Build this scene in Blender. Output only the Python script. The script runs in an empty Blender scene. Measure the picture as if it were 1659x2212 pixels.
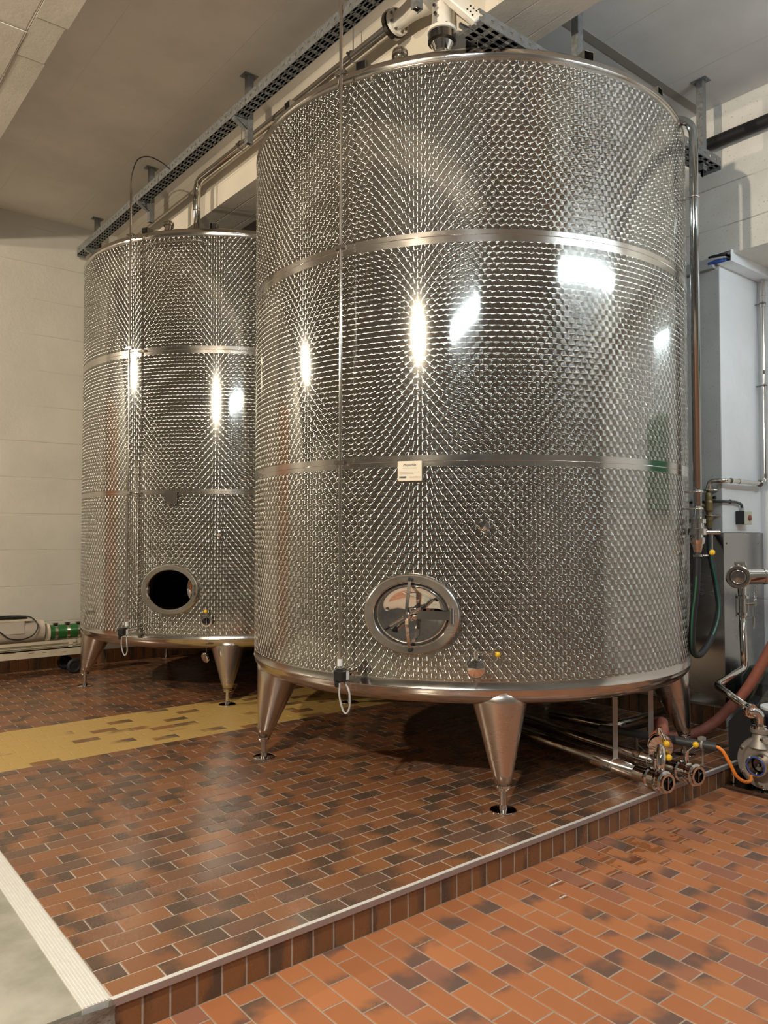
import bpy, math, random
from math import sin, cos, pi, radians, sqrt
from mathutils import Vector, Matrix
random.seed(7)
SC = bpy.context.scene
COL = SC.collection
# ------------------------------------------------------------------ camera
CAMLOC = Vector((-1.1774, -3.2488, 1.9312)); FPX = 1656.64; YAW = 0.8889; PITCH = 0.0303
FW = Vector((cos(PITCH)*cos(YAW), cos(PITCH)*sin(YAW), sin(PITCH)))
RT = Vector((sin(YAW), -cos(YAW), 0)); UP = RT.cross(FW)
cd = bpy.data.cameras.new('camera'); cam = bpy.data.objects.new('camera', cd); COL.objects.link(cam)
cd.sensor_fit = 'HORIZONTAL'; cd.sensor_width = 36.0; cd.lens = FPX/1659*36.0; cd.clip_start = .05
cam.matrix_world = Matrix.Translation(CAMLOC) @ Matrix((RT, UP, -FW)).transposed().to_4x4()
SC.camera = cam
# ------------------------------------------------------------------ world, exposure
w = bpy.data.worlds.new('world'); SC.world = w; w.use_nodes = True
w.node_tree.nodes['Background'].inputs[0].default_value = (.5, .55, .6, 1)
w.node_tree.nodes['Background'].inputs[1].default_value = .05
vs = SC.view_settings; vs.view_transform = 'Standard'; vs.look = 'None'; vs.gamma = 1; vs.use_curve_mapping = False
vs.exposure = 0.0
WARM = (1, .85, .65); COLD = (.82, .94, 1)
FLOODS = [((-3.98, 7.54, 5.15), (.55, -.2, -.62), 1200), ((-2.93, -1.36, 4.92), (.62, .25, -.6), 1400)]
TUBES = [((3.3, -3.3, 5.02), (5.65, -3.3, 5.02), 260), ((-2.3, -3.25, 5.02), (-.3, -3.25, 5.02), 220), ((7.02, -1.6, 4.2), (7.02, -.7, 4.2), 22)]
def lamp_spot(loc, dirv, power):
    l = bpy.data.lights.new('flood', 'SPOT'); l.energy = power; l.color = WARM
    l.spot_size = radians(147); l.spot_blend = .12; l.shadow_soft_size = .07
    o = bpy.data.objects.new('flood', l); COL.objects.link(o); o.location = loc
    o.rotation_euler = Vector(dirv).to_track_quat('-Z', 'Y').to_euler(); return o
for a in FLOODS: lamp_spot(*a)

# ------------------------------------------------------------------ node helpers
class NT:
    def __init__(s, name):
        s.m = bpy.data.materials.new(name); s.m.use_nodes = True; s.t = s.m.node_tree; s.t.nodes.clear()
        s.out = s.t.nodes.new('ShaderNodeOutputMaterial')
    def n(s, typ, ins=None, **kw):
        nd = s.t.nodes.new('ShaderNode'+typ)
        for k, v in kw.items(): setattr(nd, k, v)
        for k, v in (ins or {}).items():
            sock = nd.inputs[k]
            if isinstance(v, bpy.types.NodeSocket): s.t.links.new(v, sock)
            else: sock.default_value = v
        return nd
    def M(s, op, a, b=0.0, c=0.0, clamp=False):
        nd = s.n('Math', {0: a, 1: b, 2: c}, operation=op); nd.use_clamp = clamp; return nd.outputs[0]
    def V(s, op, a, b=(0, 0, 0)):
        nd = s.n('VectorMath', {0: a, 1: b}, operation=op); return nd.outputs['Value' if op in ('DOT_PRODUCT', 'LENGTH') else 'Vector']
    def mix(s, f, a, b):
        nd = s.t.nodes.new('ShaderNodeMix'); nd.data_type = 'RGBA'
        for i, v in ((0, f), (6, a), (7, b)):
            if isinstance(v, bpy.types.NodeSocket): s.t.links.new(v, nd.inputs[i])
            else: nd.inputs[i].default_value = v if i == 0 else (tuple(v)+(1,) if len(v) == 3 else v)
        return nd.outputs[2]
    def ss(s, v, lo, hi):
        nd = s.n('MapRange', {0: v, 1: lo, 2: hi, 3: 0.0, 4: 1.0}, interpolation_type='SMOOTHSTEP'); return nd.outputs[0]
    def noise(s, vec, scale, detail=3, rough=.55):
        nd = s.n('TexNoise', {'Vector': vec, 'Scale': scale, 'Detail': detail, 'Roughness': rough}); return nd.outputs[0]
    def pos(s): return s.n('NewGeometry').outputs['Position']
    def sep(s, v):
        nd = s.n('SeparateXYZ', {0: v}); return nd.outputs
    def bump(s, h, strength, dist=.01):
        return s.n('Bump', {'Height': h, 'Strength': strength, 'Distance': dist}).outputs[0]
    def pbr(s, color, rough=.5, metal=0., normal=None, **kw):
        ins = {'Base Color': color if isinstance(color, bpy.types.NodeSocket) else tuple(color)+(1,), 'Roughness': rough, 'Metallic': metal}
        if normal is not None: ins['Normal'] = normal
        ins.update(kw); b = s.n('BsdfPrincipled', ins); s.t.links.new(b.outputs[0], s.out.inputs[0]); return s.m

def plain(name, color, rough=.5, metal=0., vary=.12, scale=9., bump=0.):
    t = NT(name); p = t.n('TexCoord').outputs['Object']; nz = t.noise(p, scale, 4)
    lo = tuple(c*(1-vary) for c in color); hi = tuple(min(1, c*(1+vary)) for c in color)
    c = t.mix(nz, lo, hi); r = t.M('MULTIPLY_ADD', nz, .2*rough, .9*rough)
    return t.pbr(c, r, metal, t.bump(nz, bump, .01) if bump else None)

STEEL = (.64, .61, .57)
def mat_swirl():
    t = NT('engine turned steel'); p = t.n('TexCoord').outputs['Object']; x, y, z = t.sep(p)
    a = radians(45.0)
    xr = t.M('ADD', t.M('MULTIPLY', x, -cos(a)), t.M('MULTIPLY', y, -sin(a)))
    yr = t.M('ADD', t.M('MULTIPLY', x, sin(a)), t.M('MULTIPLY', y, -cos(a)))
    R = 2.0; dx = 2*pi*R/201; dy = .0402; rho = .0378
    th = t.M('ARCTAN2', yr, xr); s = t.M('MULTIPLY', th, R)
    row = t.M('DIVIDE', z, dy); j = t.M('FLOOR', row)
    res = None
    for k in (-1, 0, 1, 2):                     # lowest priority first, later rows overlap earlier ones
        n = t.M('ADD', j, float(k))
        dz = t.M('SUBTRACT', z, t.M('MULTIPLY', n, dy))
        w2 = t.M('SUBTRACT', rho*rho, t.M('MULTIPLY', dz, dz))
        wv = t.M('SQRT', t.M('MAXIMUM', w2, 0.0))
        off = t.M('MULTIPLY', t.M('MODULO', t.M('ADD', n, 1000.0), 2.0), .5*dx)
        i = t.M('FLOOR', t.M('DIVIDE', t.M('SUBTRACT', t.M('ADD', s, wv), off), dx))
        xc = t.M('MULTIPLY_ADD', i, dx, off)
        ds = t.M('SUBTRACT', s, xc)
        ok = t.M('MULTIPLY', t.M('LESS_THAN', ds, wv), t.M('GREATER_THAN', w2, 0.0))
        cv = t.n('CombineXYZ', {0: ds, 1: dz, 2: t.M('ADD', t.M('MULTIPLY', n, 17.13), t.M('MULTIPLY', i, 3.71))}).outputs[0]
        if res is None: res = cv
        else:
            nd = t.t.nodes.new('ShaderNodeMix'); nd.data_type = 'VECTOR'
            t.t.links.new(ok, nd.inputs[0]); t.t.links.new(res, nd.inputs[4]); t.t.links.new(cv, nd.inputs[5]); res = nd.outputs[1]
    dsx, dzz, idv = t.sep(res)
    et = t.V('NORMALIZE', t.n('CombineXYZ', {0: t.M('MULTIPLY', y, -1.0), 1: x, 2: 0.0}).outputs[0])
    # circular scratches round each disc centre: the rough direction is radial
    def scale(v, f):
        nd = t.n('VectorMath', {0: v}, operation='SCALE'); t.t.links.new(f, nd.inputs['Scale']); return nd.outputs[0]
    radial = t.V('NORMALIZE', t.V('ADD', scale(et, dsx), t.n('CombineXYZ', {0: 0.0, 1: 0.0, 2: dzz}).outputs[0]))
    circ = t.V('NORMALIZE', t.V('SUBTRACT', scale(et, t.M('MULTIPLY', dzz, -1.0)), t.n('CombineXYZ', {0: 0.0, 1: 0.0, 2: t.M('MULTIPLY', dsx, -1.0)}).outputs[0]))
    rnd = t.n('TexWhiteNoise', {'W': idv}, noise_dimensions='1D').outputs['Value']
    col = t.mix(rnd, (.475, .475, .44), (.555, .55, .515))
    g1 = t.n('BsdfAnisotropic', {'Color': col, 'Roughness': .36, 'Anisotropy': SWIRL_ANISO, 'Tangent': circ})
    g2 = t.n('BsdfAnisotropic', {'Color': col, 'Roughness': .09})
    mx = t.n('MixShader', {0: .30, 1: g1.outputs[0], 2: g2.outputs[0]})
    t.t.links.new(mx.outputs[0], t.out.inputs[0]); return t.m
SWIRL_ANISO = .96
def mat_steel(name, rough=.22, color=STEEL, grain=60.):
    t = NT(name); p = t.n('TexCoord').outputs['Object']
    mp = t.n('Mapping', {0: p, 3: (1, 1, 14)}).outputs[0]; nz = t.noise(mp, grain*.2, 4); big = t.noise(p, 3., 2)
    c = t.mix(nz, tuple(k*.92 for k in color), tuple(min(1, k*1.06) for k in color))
    r = t.M('ADD', t.M('MULTIPLY', nz, rough*.35), t.M('MULTIPLY', big, rough*1.2)); return t.pbr(c, r, 1.)
def mat_galv():
    t = NT('galvanised steel'); p = t.n('TexCoord').outputs['Object']
    v = t.n('TexVoronoi', {'Vector': p, 'Scale': 55.}).outputs['Color']; sx = t.sep(v)[0]
    c = t.mix(sx, (.20, .205, .205), (.265, .275, .275)); return t.pbr(c, t.M('MULTIPLY_ADD', sx, .2, .40), .6)
def mat_wall(name, c0, c1, boards=.52, phase=.1, rough=.75, joint=.6, axis=2, scale=1.):
    t = NT(name); p = t.pos(); x, y, z = t.sep(p)
    n1 = t.noise(p, 1.1*scale, 5, .6); n2 = t.noise(p, 9., 5, .6); n3 = t.noise(p, 45., 3)
    c = t.mix(t.ss(n1, .3, .7), c0, c1)
    pit = t.ss(t.noise(p, 60., 2), (.66 if joint > 1.2 else .71), (.66 if joint > 1.2 else .71)+.05)
    sp = t.ss(n2, .66, .72)
    wob = t.M('MULTIPLY', t.M('SUBTRACT', t.noise(p, 2.5, 3), .5), .03)
    co = (x, y, z)[axis]
    fr = t.M('FRACT', t.M('DIVIDE', t.M('ADD', t.M('ADD', co, wob), phase), boards))
    d = t.M('ABSOLUTE', t.M('SUBTRACT', fr, .5)); line = t.M('SUBTRACT', 1.0, t.ss(d, .002/boards, .009/boards))
    line = t.M('MULTIPLY', line, t.ss(n1, .35, .6))
    c = t.mix(t.M('MULTIPLY', line, .35*joint), c, (.16, .14, .11)); c = t.mix(t.M('MULTIPLY', pit, .35*joint), c, (.2, .18, .15))
    h = t.M('SUBTRACT', t.M('ADD', t.M('MULTIPLY', n2, .5), t.M('MULTIPLY', n3, .2)), t.M('ADD', line, t.M('MULTIPLY', pit, .6)))
    return t.pbr(c, rough, 0., t.bump(h, .35, .02))
def mat_tile(name, kind, stuff):
    t = NT(name)
    uv = t.n('UVMap', uv_map='uv').outputs[0]
    if stuff: rnd = t.n('Attribute', attribute_name='rnd').outputs['Fac']
    else: rnd = t.n('ObjectInfo').outputs['Random']
    u, v, _ = t.sep(uv)
    sh = t.n('CombineXYZ', {0: t.M('MULTIPLY', rnd, 91.3), 1: t.M('MULTIPLY', rnd, 57.7), 2: t.M('MULTIPLY', rnd, 33.1)}).outputs[0]
    q = t.V('ADD', t.V('MULTIPLY', uv, (2.2, 1.0, 0)), sh)
    n1 = t.noise(q, 1.25, 2, .5); n2 = t.noise(q, 9., 4); n3 = t.noise(q, 60., 2)
    r2 = t.M('FRACT', t.M('MULTIPLY', rnd, 7.77)); r3 = t.M('FRACT', t.M('MULTIPLY', rnd, 13.3)); r4 = t.M('FRACT', t.M('MULTIPLY', rnd, 29.7))
    r5 = t.M('FRACT', t.M('MULTIPLY', rnd, 53.9)); r6 = t.M('FRACT', t.M('MULTIPLY', rnd, 71.1))
    flip = t.M('GREATER_THAN', r6, .5); e0 = t.M('ABSOLUTE', t.M('SUBTRACT', flip, u))
    e0 = t.M('ADD', e0, t.M('MULTIPLY', t.M('SUBTRACT', v, .5), t.M('MULTIPLY', t.M('SUBTRACT', r3, .5), .7)))
    wet = None
    if kind == 'low':
        base = t.mix(r2, (.34, .112, .036), (.43, .155, .052)); base = t.mix(t.ss(r3, .72, .95), base, (.27, .105, .062))
        burnt = t.mix(r4, (.075, .055, .045), (.10, .05, .045)); amt = t.M('MULTIPLY_ADD', r5, 1.0, -.46); rough = .52
    else:
        base = t.mix(r2, (.185, .072, .029), (.235, .098, .037)); base = t.mix(t.ss(r3, .55, .95), base, (.11, .062, .042))
        burnt = (.05, .036, .026); amt = t.M('MULTIPLY_ADD', r5, 1.15, -.42); rough = .24
    if kind == 'riser': base = t.mix(r2, (.17, .072, .026), (.215, .092, .031)); amt = t.M('MULTIPLY_ADD', r5, .9, -.2)
    e0 = t.M('ADD', e0, t.M('MULTIPLY', t.M('SUBTRACT', n1, .5), .9))
    burn = t.ss(t.M('SUBTRACT', amt, e0), -.26, .28)
    if kind == 'paint':
        wear = t.ss(t.M('ADD', t.M('MULTIPLY', rnd, .62), t.M('MULTIPLY', t.noise(t.pos(), 1.6, 4), .55)), .78, .84)
        wear2 = t.ss(n2, .72, .8)
        base = t.mix(burn, base, burnt)
        yel = t.mix(n2, (.42, .275, .085), (.52, .35, .12))
        c = t.mix(t.M('MAXIMUM', t.M('MULTIPLY', wear, .85), t.M('MULTIPLY', wear2, .25)), yel, base); rough = .5
    else:
        c = t.mix(t.M('MULTIPLY', burn, .92), base, burnt); c = t.mix(t.M('MULTIPLY', n2, .22), c, (.36, .21, .14))
    p = t.pos()
    dirt = t.ss(t.noise(p, 1.3, 4, .6), .45, .75)
    r = t.M('MULTIPLY_ADD', dirt, .16, t.M('MULTIPLY_ADD', n2, .14, rough-.07))
    if kind == 'low':
        px, py, pz = t.sep(p)
        e1 = t.M('DIVIDE', t.M('SUBTRACT', px, 3.45), .95); e2 = t.M('DIVIDE', t.M('SUBTRACT', py, -.28), .33)
        rad = t.M('SQRT', t.M('ADD', t.M('MULTIPLY', e1, e1), t.M('MULTIPLY', e2, e2)))
        edge = t.M('MAXIMUM', t.M('ABSOLUTE', t.M('SUBTRACT', u, .5)), t.M('SUBTRACT', t.M('ABSOLUTE', t.M('SUBTRACT', v, .5)), .06))
        wv = t.M('ADD', t.M('SUBTRACT', t.noise(p, 7., 3), t.M('MULTIPLY', rad, .42)), t.M('MULTIPLY', t.ss(edge, .30, .48), .42))
        wet = t.ss(wv, .44, .49)
        c = t.mix(wet, c, t.mix(.5, c, (.17, .05, .012))); r = t.M('MULTIPLY', r, t.M('SUBTRACT', 1.0, t.M('MULTIPLY', wet, .8)))
    return t.pbr(c, r, 0., t.bump(n2, .05, .004))
def mat_emit(name, color, strength):
    t = NT(name); e = t.n('Emission', {0: tuple(color)+(1,), 1: strength}); t.t.links.new(e.outputs[0], t.out.inputs[0]); return t.m

MSW = mat_swirl()
MFRAME = mat_steel('frame steel', .27, (.66, .63, .59)); MBAND = mat_steel('satin steel', .22, (.60, .57, .53)); MSTEEL = mat_steel('pipe steel', .17); MPOL = mat_steel('polished steel', .055, (.70, .68, .66))
MCONE = mat_steel('brushed cone steel', .30, (.60, .55, .50)); MSHEET = mat_steel('dark steel sheet', .30, (.42, .41, .40)); MDARKST = mat_steel('dark steel', .25, (.25, .24, .23))
MCAST = plain('cast steel', (.40, .37, .33), .5, .65, .12, 30); MGALV = mat_galv(); MALU = plain('ribbed aluminium', (.74, .74, .72), .45, .3, .08, 30)
MRAIL = plain('edge rail', (.36, .30, .285), .38, .35, .1, 40)
MBLACK = plain('black plastic', (.012, .012, .013), .35); MRUB = plain('black rubber', (.009, .010, .012), .6); MGREY = plain('grey conduit plastic', (.045, .048, .05), .4)
MYEL = plain('yellow plastic', (.82, .50, .02), .35); MWHITE = plain('white enamel', (.78, .74, .66), .35); MWHITE2 = plain('white duct plastic', (.74, .77, .80), .4)
MORANGE = plain('orange cable sheath', (.85, .25, .03), .45); MRED = plain('red rubber hose', (.30, .095, .06), .65, 0, .35, 25, .3)
MBLUE = plain('blue plastic', (.03, .08, .35), .4); MGREEN = plain('green stripe', (.01, .11, .055), .4); MGREENP = plain('green enamel', (.02, .13, .03), .3)
MBRASS = plain('aged brass', (.22, .17, .08), .42, .8, .25, 20); MREDUCER = plain('dull reducer', (.48, .36, .28), .3, .9)  # reducer: warm reflection on the steel mixed into its colour
MCREAM = plain('chipped cream paint', (.62, .55, .42), .6, 0, .3, 6, .3); MPINK = plain('dusty white enamel', (.56, .50, .43), .5, 0, .2, 5)
MGREYC = plain('light grey cable', (.42, .43, .44), .4); MBEIGE = plain('beige enamel', (.50, .49, .38), .45); MPLATE = plain('plate print', (.70, .64, .52), .4)
MINK = plain('dark ink', (.03, .03, .05), .5); MINK2 = plain('grey ink', (.40, .37, .32), .5); MNAVY = plain('navy ink', (.02, .02, .09), .5)
MSTONE = plain('dark rough stone', (.06, .06, .05), .9, 0, .6, 14, 1.); MCONC = mat_wall('bare concrete floor', (.22, .215, .175), (.40, .38, .32), 50, 3, .8, .2, 0, 1.8)
MBROKEN = plain('broken concrete', (.20, .18, .15), .95, 0, .6, 18, 1.)
MGROUT = plain('grey grout', (.38, .335, .28), .8, 0, .2, 20); MGROUTL = plain('sandy grout', (.34, .27, .21), .85, 0, .35, 14)
MWALL = mat_wall('white painted wall', (.56, .535, .475), (.63, .60, .535), .52, .1, .72, .5)
MWALLR = mat_wall('white painted pier', (.60, .58, .53), (.72, .70, .65), .42, .2, .72, 2.0)
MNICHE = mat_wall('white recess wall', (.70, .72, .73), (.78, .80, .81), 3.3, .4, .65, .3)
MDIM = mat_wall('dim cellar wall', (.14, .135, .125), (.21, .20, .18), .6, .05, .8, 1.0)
MPIER = mat_wall('pitted grey concrete', (.40, .41, .40), (.50, .51, .50), 50, .05, .8, 1.9)
MCEIL = mat_wall('concrete ceiling', (.62, .585, .535), (.72, .68, .63), 1.05, .35, .8, .2, 0)
MCEILR = mat_wall('grey concrete ceiling', (.52, .51, .49), (.60, .59, .57), 1.05, .2, .8, .5, 0)
MBEAM = mat_wall('board marked beam', (.46, .42, .365), (.56, .52, .46), .26, .02, .8, .9, 0)
MBEAMW = mat_wall('painted beam face', (.58, .53, .44), (.68, .62, .52), .3, 0, .75, .4)
TILE = {k: (mat_tile(k+' tile', k, False), mat_tile(k+' tiles far', k, True)) for k in ('plat', 'paint', 'low', 'riser')}

# ------------------------------------------------------------------ mesh builder
class MB:
    def __init__(s): s.marks = []; s.v = []; s.f = []; s.sm = []; s.mi = []; s.cur = 0
    def add(s, vs, fs, smooth=False):
        b = len(s.v); s.v += [tuple(p) for p in vs]
        for f in fs: s.f.append(tuple(b+i for i in f)); s.sm.append(smooth); s.mi.append(s.cur)
        return s
    def box(s, a, b):
        x0, y0, z0 = a; x1, y1, z1 = b
        return s.add([(x0,y0,z0),(x1,y0,z0),(x1,y1,z0),(x0,y1,z0),(x0,y0,z1),(x1,y0,z1),(x1,y1,z1),(x0,y1,z1)],
              [(0,3,2,1),(4,5,6,7),(0,1,5,4),(1,2,6,5),(2,3,7,6),(3,0,4,7)])
    def obox(s, c, ax, ay, az, hx, hy, hz, bev=0.):
        c = Vector(c); ax, ay, az = Vector(ax), Vector(ay), Vector(az)
        if bev <= 0:
            P = [c+ax*hx*i+ay*hy*j+az*hz*k for k in (-1,1) for j in (-1,1) for i in (-1,1)]
            return s.add(P, [(0,2,3,1),(4,5,7,6),(0,1,5,4),(1,3,7,5),(3,2,6,7),(2,0,4,6)])
        o = [(-hx,-hy+bev),(-hx+bev,-hy),(hx-bev,-hy),(hx,-hy+bev),(hx,hy-bev),(hx-bev,hy),(-hx+bev,hy),(-hx,hy-bev)]
        i_ = [(a*(hx-bev)/hx, b*(hy-bev)/hy) for a, b in o]
        P = [c+ax*a+ay*b-az*hz for a, b in i_]+[c+ax*a+ay*b-az*(hz-bev) for a, b in o]+[c+ax*a+ay*b+az*(hz-bev) for a, b in o]+[c+ax*a+ay*b+az*hz for a, b in i_]
        F = [tuple(range(7,-1,-1)), tuple(range(24,32))]
        for l in range(3):
            for k in range(8): F.append((l*8+k, l*8+(k+1)%8, l*8+8+(k+1)%8, l*8+8+k))
        return s.add(P, F)
    def rings(s, rings, smooth=True, cap0=False, cap1=False, closed=True):
        n = len(rings[0]); b = len(s.v); vs = [p for r in rings for p in r]; fs = []
        for l in range(len(rings)-1):
            for k in range(n if closed else n-1):
                fs.append((l*n+k, l*n+(k+1) % n, (l+1)*n+(k+1) % n, (l+1)*n+k))
        s.add(vs, fs, smooth)
        if cap0: s.f.append(tuple(b+k for k in range(n-1, -1, -1))); s.sm.append(False); s.mi.append(s.cur)
        if cap1: s.f.append(tuple(b+(len(rings)-1)*n+k for k in range(n))); s.sm.append(False); s.mi.append(s.cur)
        return s
    def lathe(s, o, d, prof, n=24, cap0=True, cap1=True, smooth=True):
        o = Vector(o); d = Vector(d).normalized(); a = d.orthogonal().normalized(); b = d.cross(a)
        # sharp profile corners: split rings
        R = lambda h, r: [o+d*h+(a*cos(2*pi*k/n)+b*sin(2*pi*k/n))*r for k in range(n)]
        for i in range(len(prof)-1):
            (h0, r0), (h1, r1) = prof[i], prof[i+1]
            if r0 == 0 and r1 == 0: continue
            s.rings([R(h0, max(r0, 1e-4)), R(h1, max(r1, 1e-4))], smooth)
        if cap0 and prof[0][1] > 0: s.rings([R(prof[0][0], 1e-4), R(prof[0][0], prof[0][1])], False)
        if cap1 and prof[-1][1] > 0: s.rings([R(prof[-1][0], prof[-1][1]), R(prof[-1][0], 1e-4)], False)
        return s
    def cyl(s, a, b, r, n=16, r2=None, caps=True):
        a, b = Vector(a), Vector(b); return s.lathe(a, b-a, [(0, r), ((b-a).length, r if r2 is None else r2)], n, caps, caps)
    def ball(s, c, r, n=14, m=8):
        c = Vector(c); return s.rings([[c+Vector((cos(2*pi*k/n)*sin(pi*l/m), sin(2*pi*k/n)*sin(pi*l/m), -cos(pi*l/m)))*max(r, 1e-5) for k in range(n)] for l in range(m+1)])
    def tube(s, pts, r, n=12, caps=True, rf=None):
        pts = [Vector(p) for p in pts]; rs = []; nrm = None
        for i, p in enumerate(pts):
            if i == 0: d = pts[1]-p
            elif i == len(pts)-1: d = p-pts[i-1]
            else: d = (pts[i+1]-p).normalized()+(p-pts[i-1]).normalized()
            d.normalize()
            nrm = d.orthogonal().normalized() if nrm is None else (nrm-d*nrm.dot(d)).normalized()
            b = d.cross(nrm); rr = rf(i/(len(pts)-1)) if rf else r
            rs.append([p+(nrm*cos(2*pi*k/n)+b*sin(2*pi*k/n))*rr for k in range(n)])
        return s.rings(rs, True, caps, caps)
    def torus(s, o, d, R, r, n=32, m=8):
        o = Vector(o); d = Vector(d).normalized(); a = d.orthogonal().normalized(); b = d.cross(a); rs = []
        for k in range(n+1):
            u = a*cos(2*pi*k/n)+b*sin(2*pi*k/n); rs.append([o+u*(R+r*cos(2*pi*l/m))+d*r*sin(2*pi*l/m) for l in range(m)])
        return s.rings(rs)
    def cut(s): s.marks.append((len(s.v), len(s.f))); return s
    def mesh(s, name, mats):
        me = bpy.data.meshes.new(name); me.from_pydata(s.v, [], s.f)
        me.polygons.foreach_set('use_smooth', s.sm); me.polygons.foreach_set('material_index', s.mi)
        for m in (mats if isinstance(mats, (list, tuple)) else [mats]): me.materials.append(m)
        me.update(); return me
    def obj(s, name, mats, parent=None, origin=None):
        if origin is not None: s.v = [(x-origin[0], y-origin[1], z-origin[2]) for x, y, z in s.v]
        o = bpy.data.objects.new(name, s.mesh(name, mats)); COL.objects.link(o)
        if parent is not None: o.parent = parent
        if origin is not None: o.location = origin
        return o
def bend(pts, r=.08, seg=6):
    """round the corners of a polyline"""
    pts = [Vector(p) for p in pts]; out = [pts[0]]
    for i in range(1, len(pts)-1):
        p = pts[i]; a = (pts[i-1]-p); b = (pts[i+1]-p); q = min(r, a.length*.49, b.length*.49); A = p+a.normalized()*q; B = p+b.normalized()*q
        for k in range(seg+1):
            t = k/seg; out.append(A*(1-t)**2+p*2*t*(1-t)+B*t*t)
    out.append(pts[-1]); return out
def spline(pts, seg=8):
    P = [Vector(p) for p in pts]; P = [P[0]*2-P[1]]+P+[P[-1]*2-P[-2]]; out = []
    for i in range(1, len(P)-2):
        for k in range(seg):
            t = k/seg; out.append(.5*((2*P[i])+(P[i+1]-P[i-1])*t+(2*P[i-1]-5*P[i]+4*P[i+1]-P[i+2])*t*t+(3*P[i]-P[i-1]-3*P[i+1]+P[i+2])*t**3))
    out.append(P[-2]); return out
def thing(name, label, cat, loc=(0, 0, 0), group=None):
    o = bpy.data.objects.new(name, None); COL.objects.link(o); o.location = loc; o.empty_display_size = .1
    o['label'] = label; o['category'] = cat
    if group: o['group'] = group
    return o
def struct(o, label=None):
    o['kind'] = 'structure'
    if label: o['label'] = label
    return o
UPZ = Vector((0, 0, 1))
class Th:
    """a thing whose parts are given in world coordinates"""
    def __init__(s, name, label, cat, loc, group=None): s.o = thing(name, label, cat, loc, group); s.l = Vector(loc)
    def part(s, name, mb, mats, parent=None, label=None):
        if mb.marks:                        # separate pieces become separate parts
            ms = [(0, 0)]+[q for q in mb.marks if 0 < q[1] < len(mb.f)]+[(len(mb.v), len(mb.f))]; o = None
            for (v0, f0), (v1, f1) in zip(ms, ms[1:]):
                if f1 <= f0: continue
                q = MB(); q.v = mb.v[v0:v1]; q.f = [tuple(i-v0 for i in f) for f in mb.f[f0:f1]]; q.sm = mb.sm[f0:f1]; q.mi = mb.mi[f0:f1]
                k = s.part(name, q, mats, parent, label); o = o or k
            return o
        mb.v = [(x-s.l.x, y-s.l.y, z-s.l.z) for x, y, z in mb.v]
        o = mb.obj(name, mats, parent or s.o)
        if label: o['label'] = label
        return o

# ------------------------------------------------------------------ room shell
ZC = 6.56; ZCR = 6.30; YW = 8.5; XW = 6.3; XN = 7.12; YP = .585; ZL = 4.75
fl_low = struct(MB().box((-5, -8, -.32), (9, -.004, -.1725)).obj('floor', MGROUTL), 'lower floor of orange quarry tiles')
fl_plat = struct(MB().box((-.02, -.0085, -.32), (XW, YW, -.0025)).obj('floor', MGROUT), 'raised platform floor of brown quarry tiles under the tanks')
b = MB(); b.box((-5, .0, -.32), (-.126, YW, -.004)); b.box((-.126, .02, -.32), (-.02, YW, -.012))
fl_conc = struct(b.obj('floor', MCONC), 'bare grey concrete floor left of the ribbed strip')
wall_left = struct(MB().box((-.35, YW, -.3), (9, YW+.2, ZC+.1)).obj('wall_left', MWALL), 'white painted wall behind the rear tank')
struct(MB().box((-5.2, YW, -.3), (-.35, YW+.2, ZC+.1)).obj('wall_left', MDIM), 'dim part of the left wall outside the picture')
# right wall: pier, lintel, recess
wall_right = struct(MB().box((XW, YP, -.3), (XW+.9, YW, ZC+.1)).obj('wall_right', MWALLR), 'white painted right wall behind the tanks')
struct(MB().box((XW, -8, ZL), (XW+.9, YP, ZC+.1)).obj('wall_lintel', MWALLR), 'white painted lintel over the recess')
b = MB().box((XN, -8, -.3), (XN+.2, YP, ZL)); struct(b.obj('wall_recess', MNICHE), 'white back wall of the recess')
struct(MB().box((XW+.002, YP-.006, 1.96), (XN, YP, ZL)).box((XW+.8, YP-.006, -.1), (XN, YP, 1.96)).obj('wall_recess_side', MNICHE), 'bluish white side of the pier')
struct(MB().box((XW-.006, YP-.002, 1.5), (XW, 3.0, 4.62)).obj('wall_pier', MPIER), 'pitted grey face of the pier')
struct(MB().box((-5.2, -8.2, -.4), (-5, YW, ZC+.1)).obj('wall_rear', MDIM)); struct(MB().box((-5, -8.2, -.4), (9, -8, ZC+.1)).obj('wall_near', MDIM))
ceiling = struct(MB().box((-5, -8, ZC), (3.3, YW, ZC+.1)).obj('ceiling', MCEIL))
struct(MB().box((3.3, -8, ZCR), (XW, YW, ZC+.1)).obj('ceiling', MCEILR))
struct(MB().box((3.026, -8, 5.90), (3.032, YW, ZC)).obj('trim_3', MBEAMW), 'painted side of the ceiling beam')
struct(MB().box((3.032, -8, 5.90), (3.585, YW, ZC)).obj('beam_middle', MBEAM), 'board marked concrete ceiling beam over the tanks')
b = MB()
for (x0, x1, y0, y1, dz) in [(.38, .62, -8, 2.9, 0), (.38, .60, 2.91, 3.49, .004), (.38, .61, 3.5, YW, .008), (.12, .375, -8, 3.13, .006), (.12, .375, 3.14, 5.2, 0), (.12, .375, 5.21, YW, .008), (-.2, .115, -8, YW, .003)]:
    b.box((x0, y0, 5.90+dz), (x1, y1, ZC))
struct(b.obj('beam_left', MBEAM), 'board marked concrete beam at the upper left')
struct(MB().box((3.59, .70, 6.294), (XW, .782, 6.301)).obj('trim_5', plain('brown ceiling strip', (.26, .235, .205), .7)), 'brown flat strip across the right ceiling')
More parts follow.
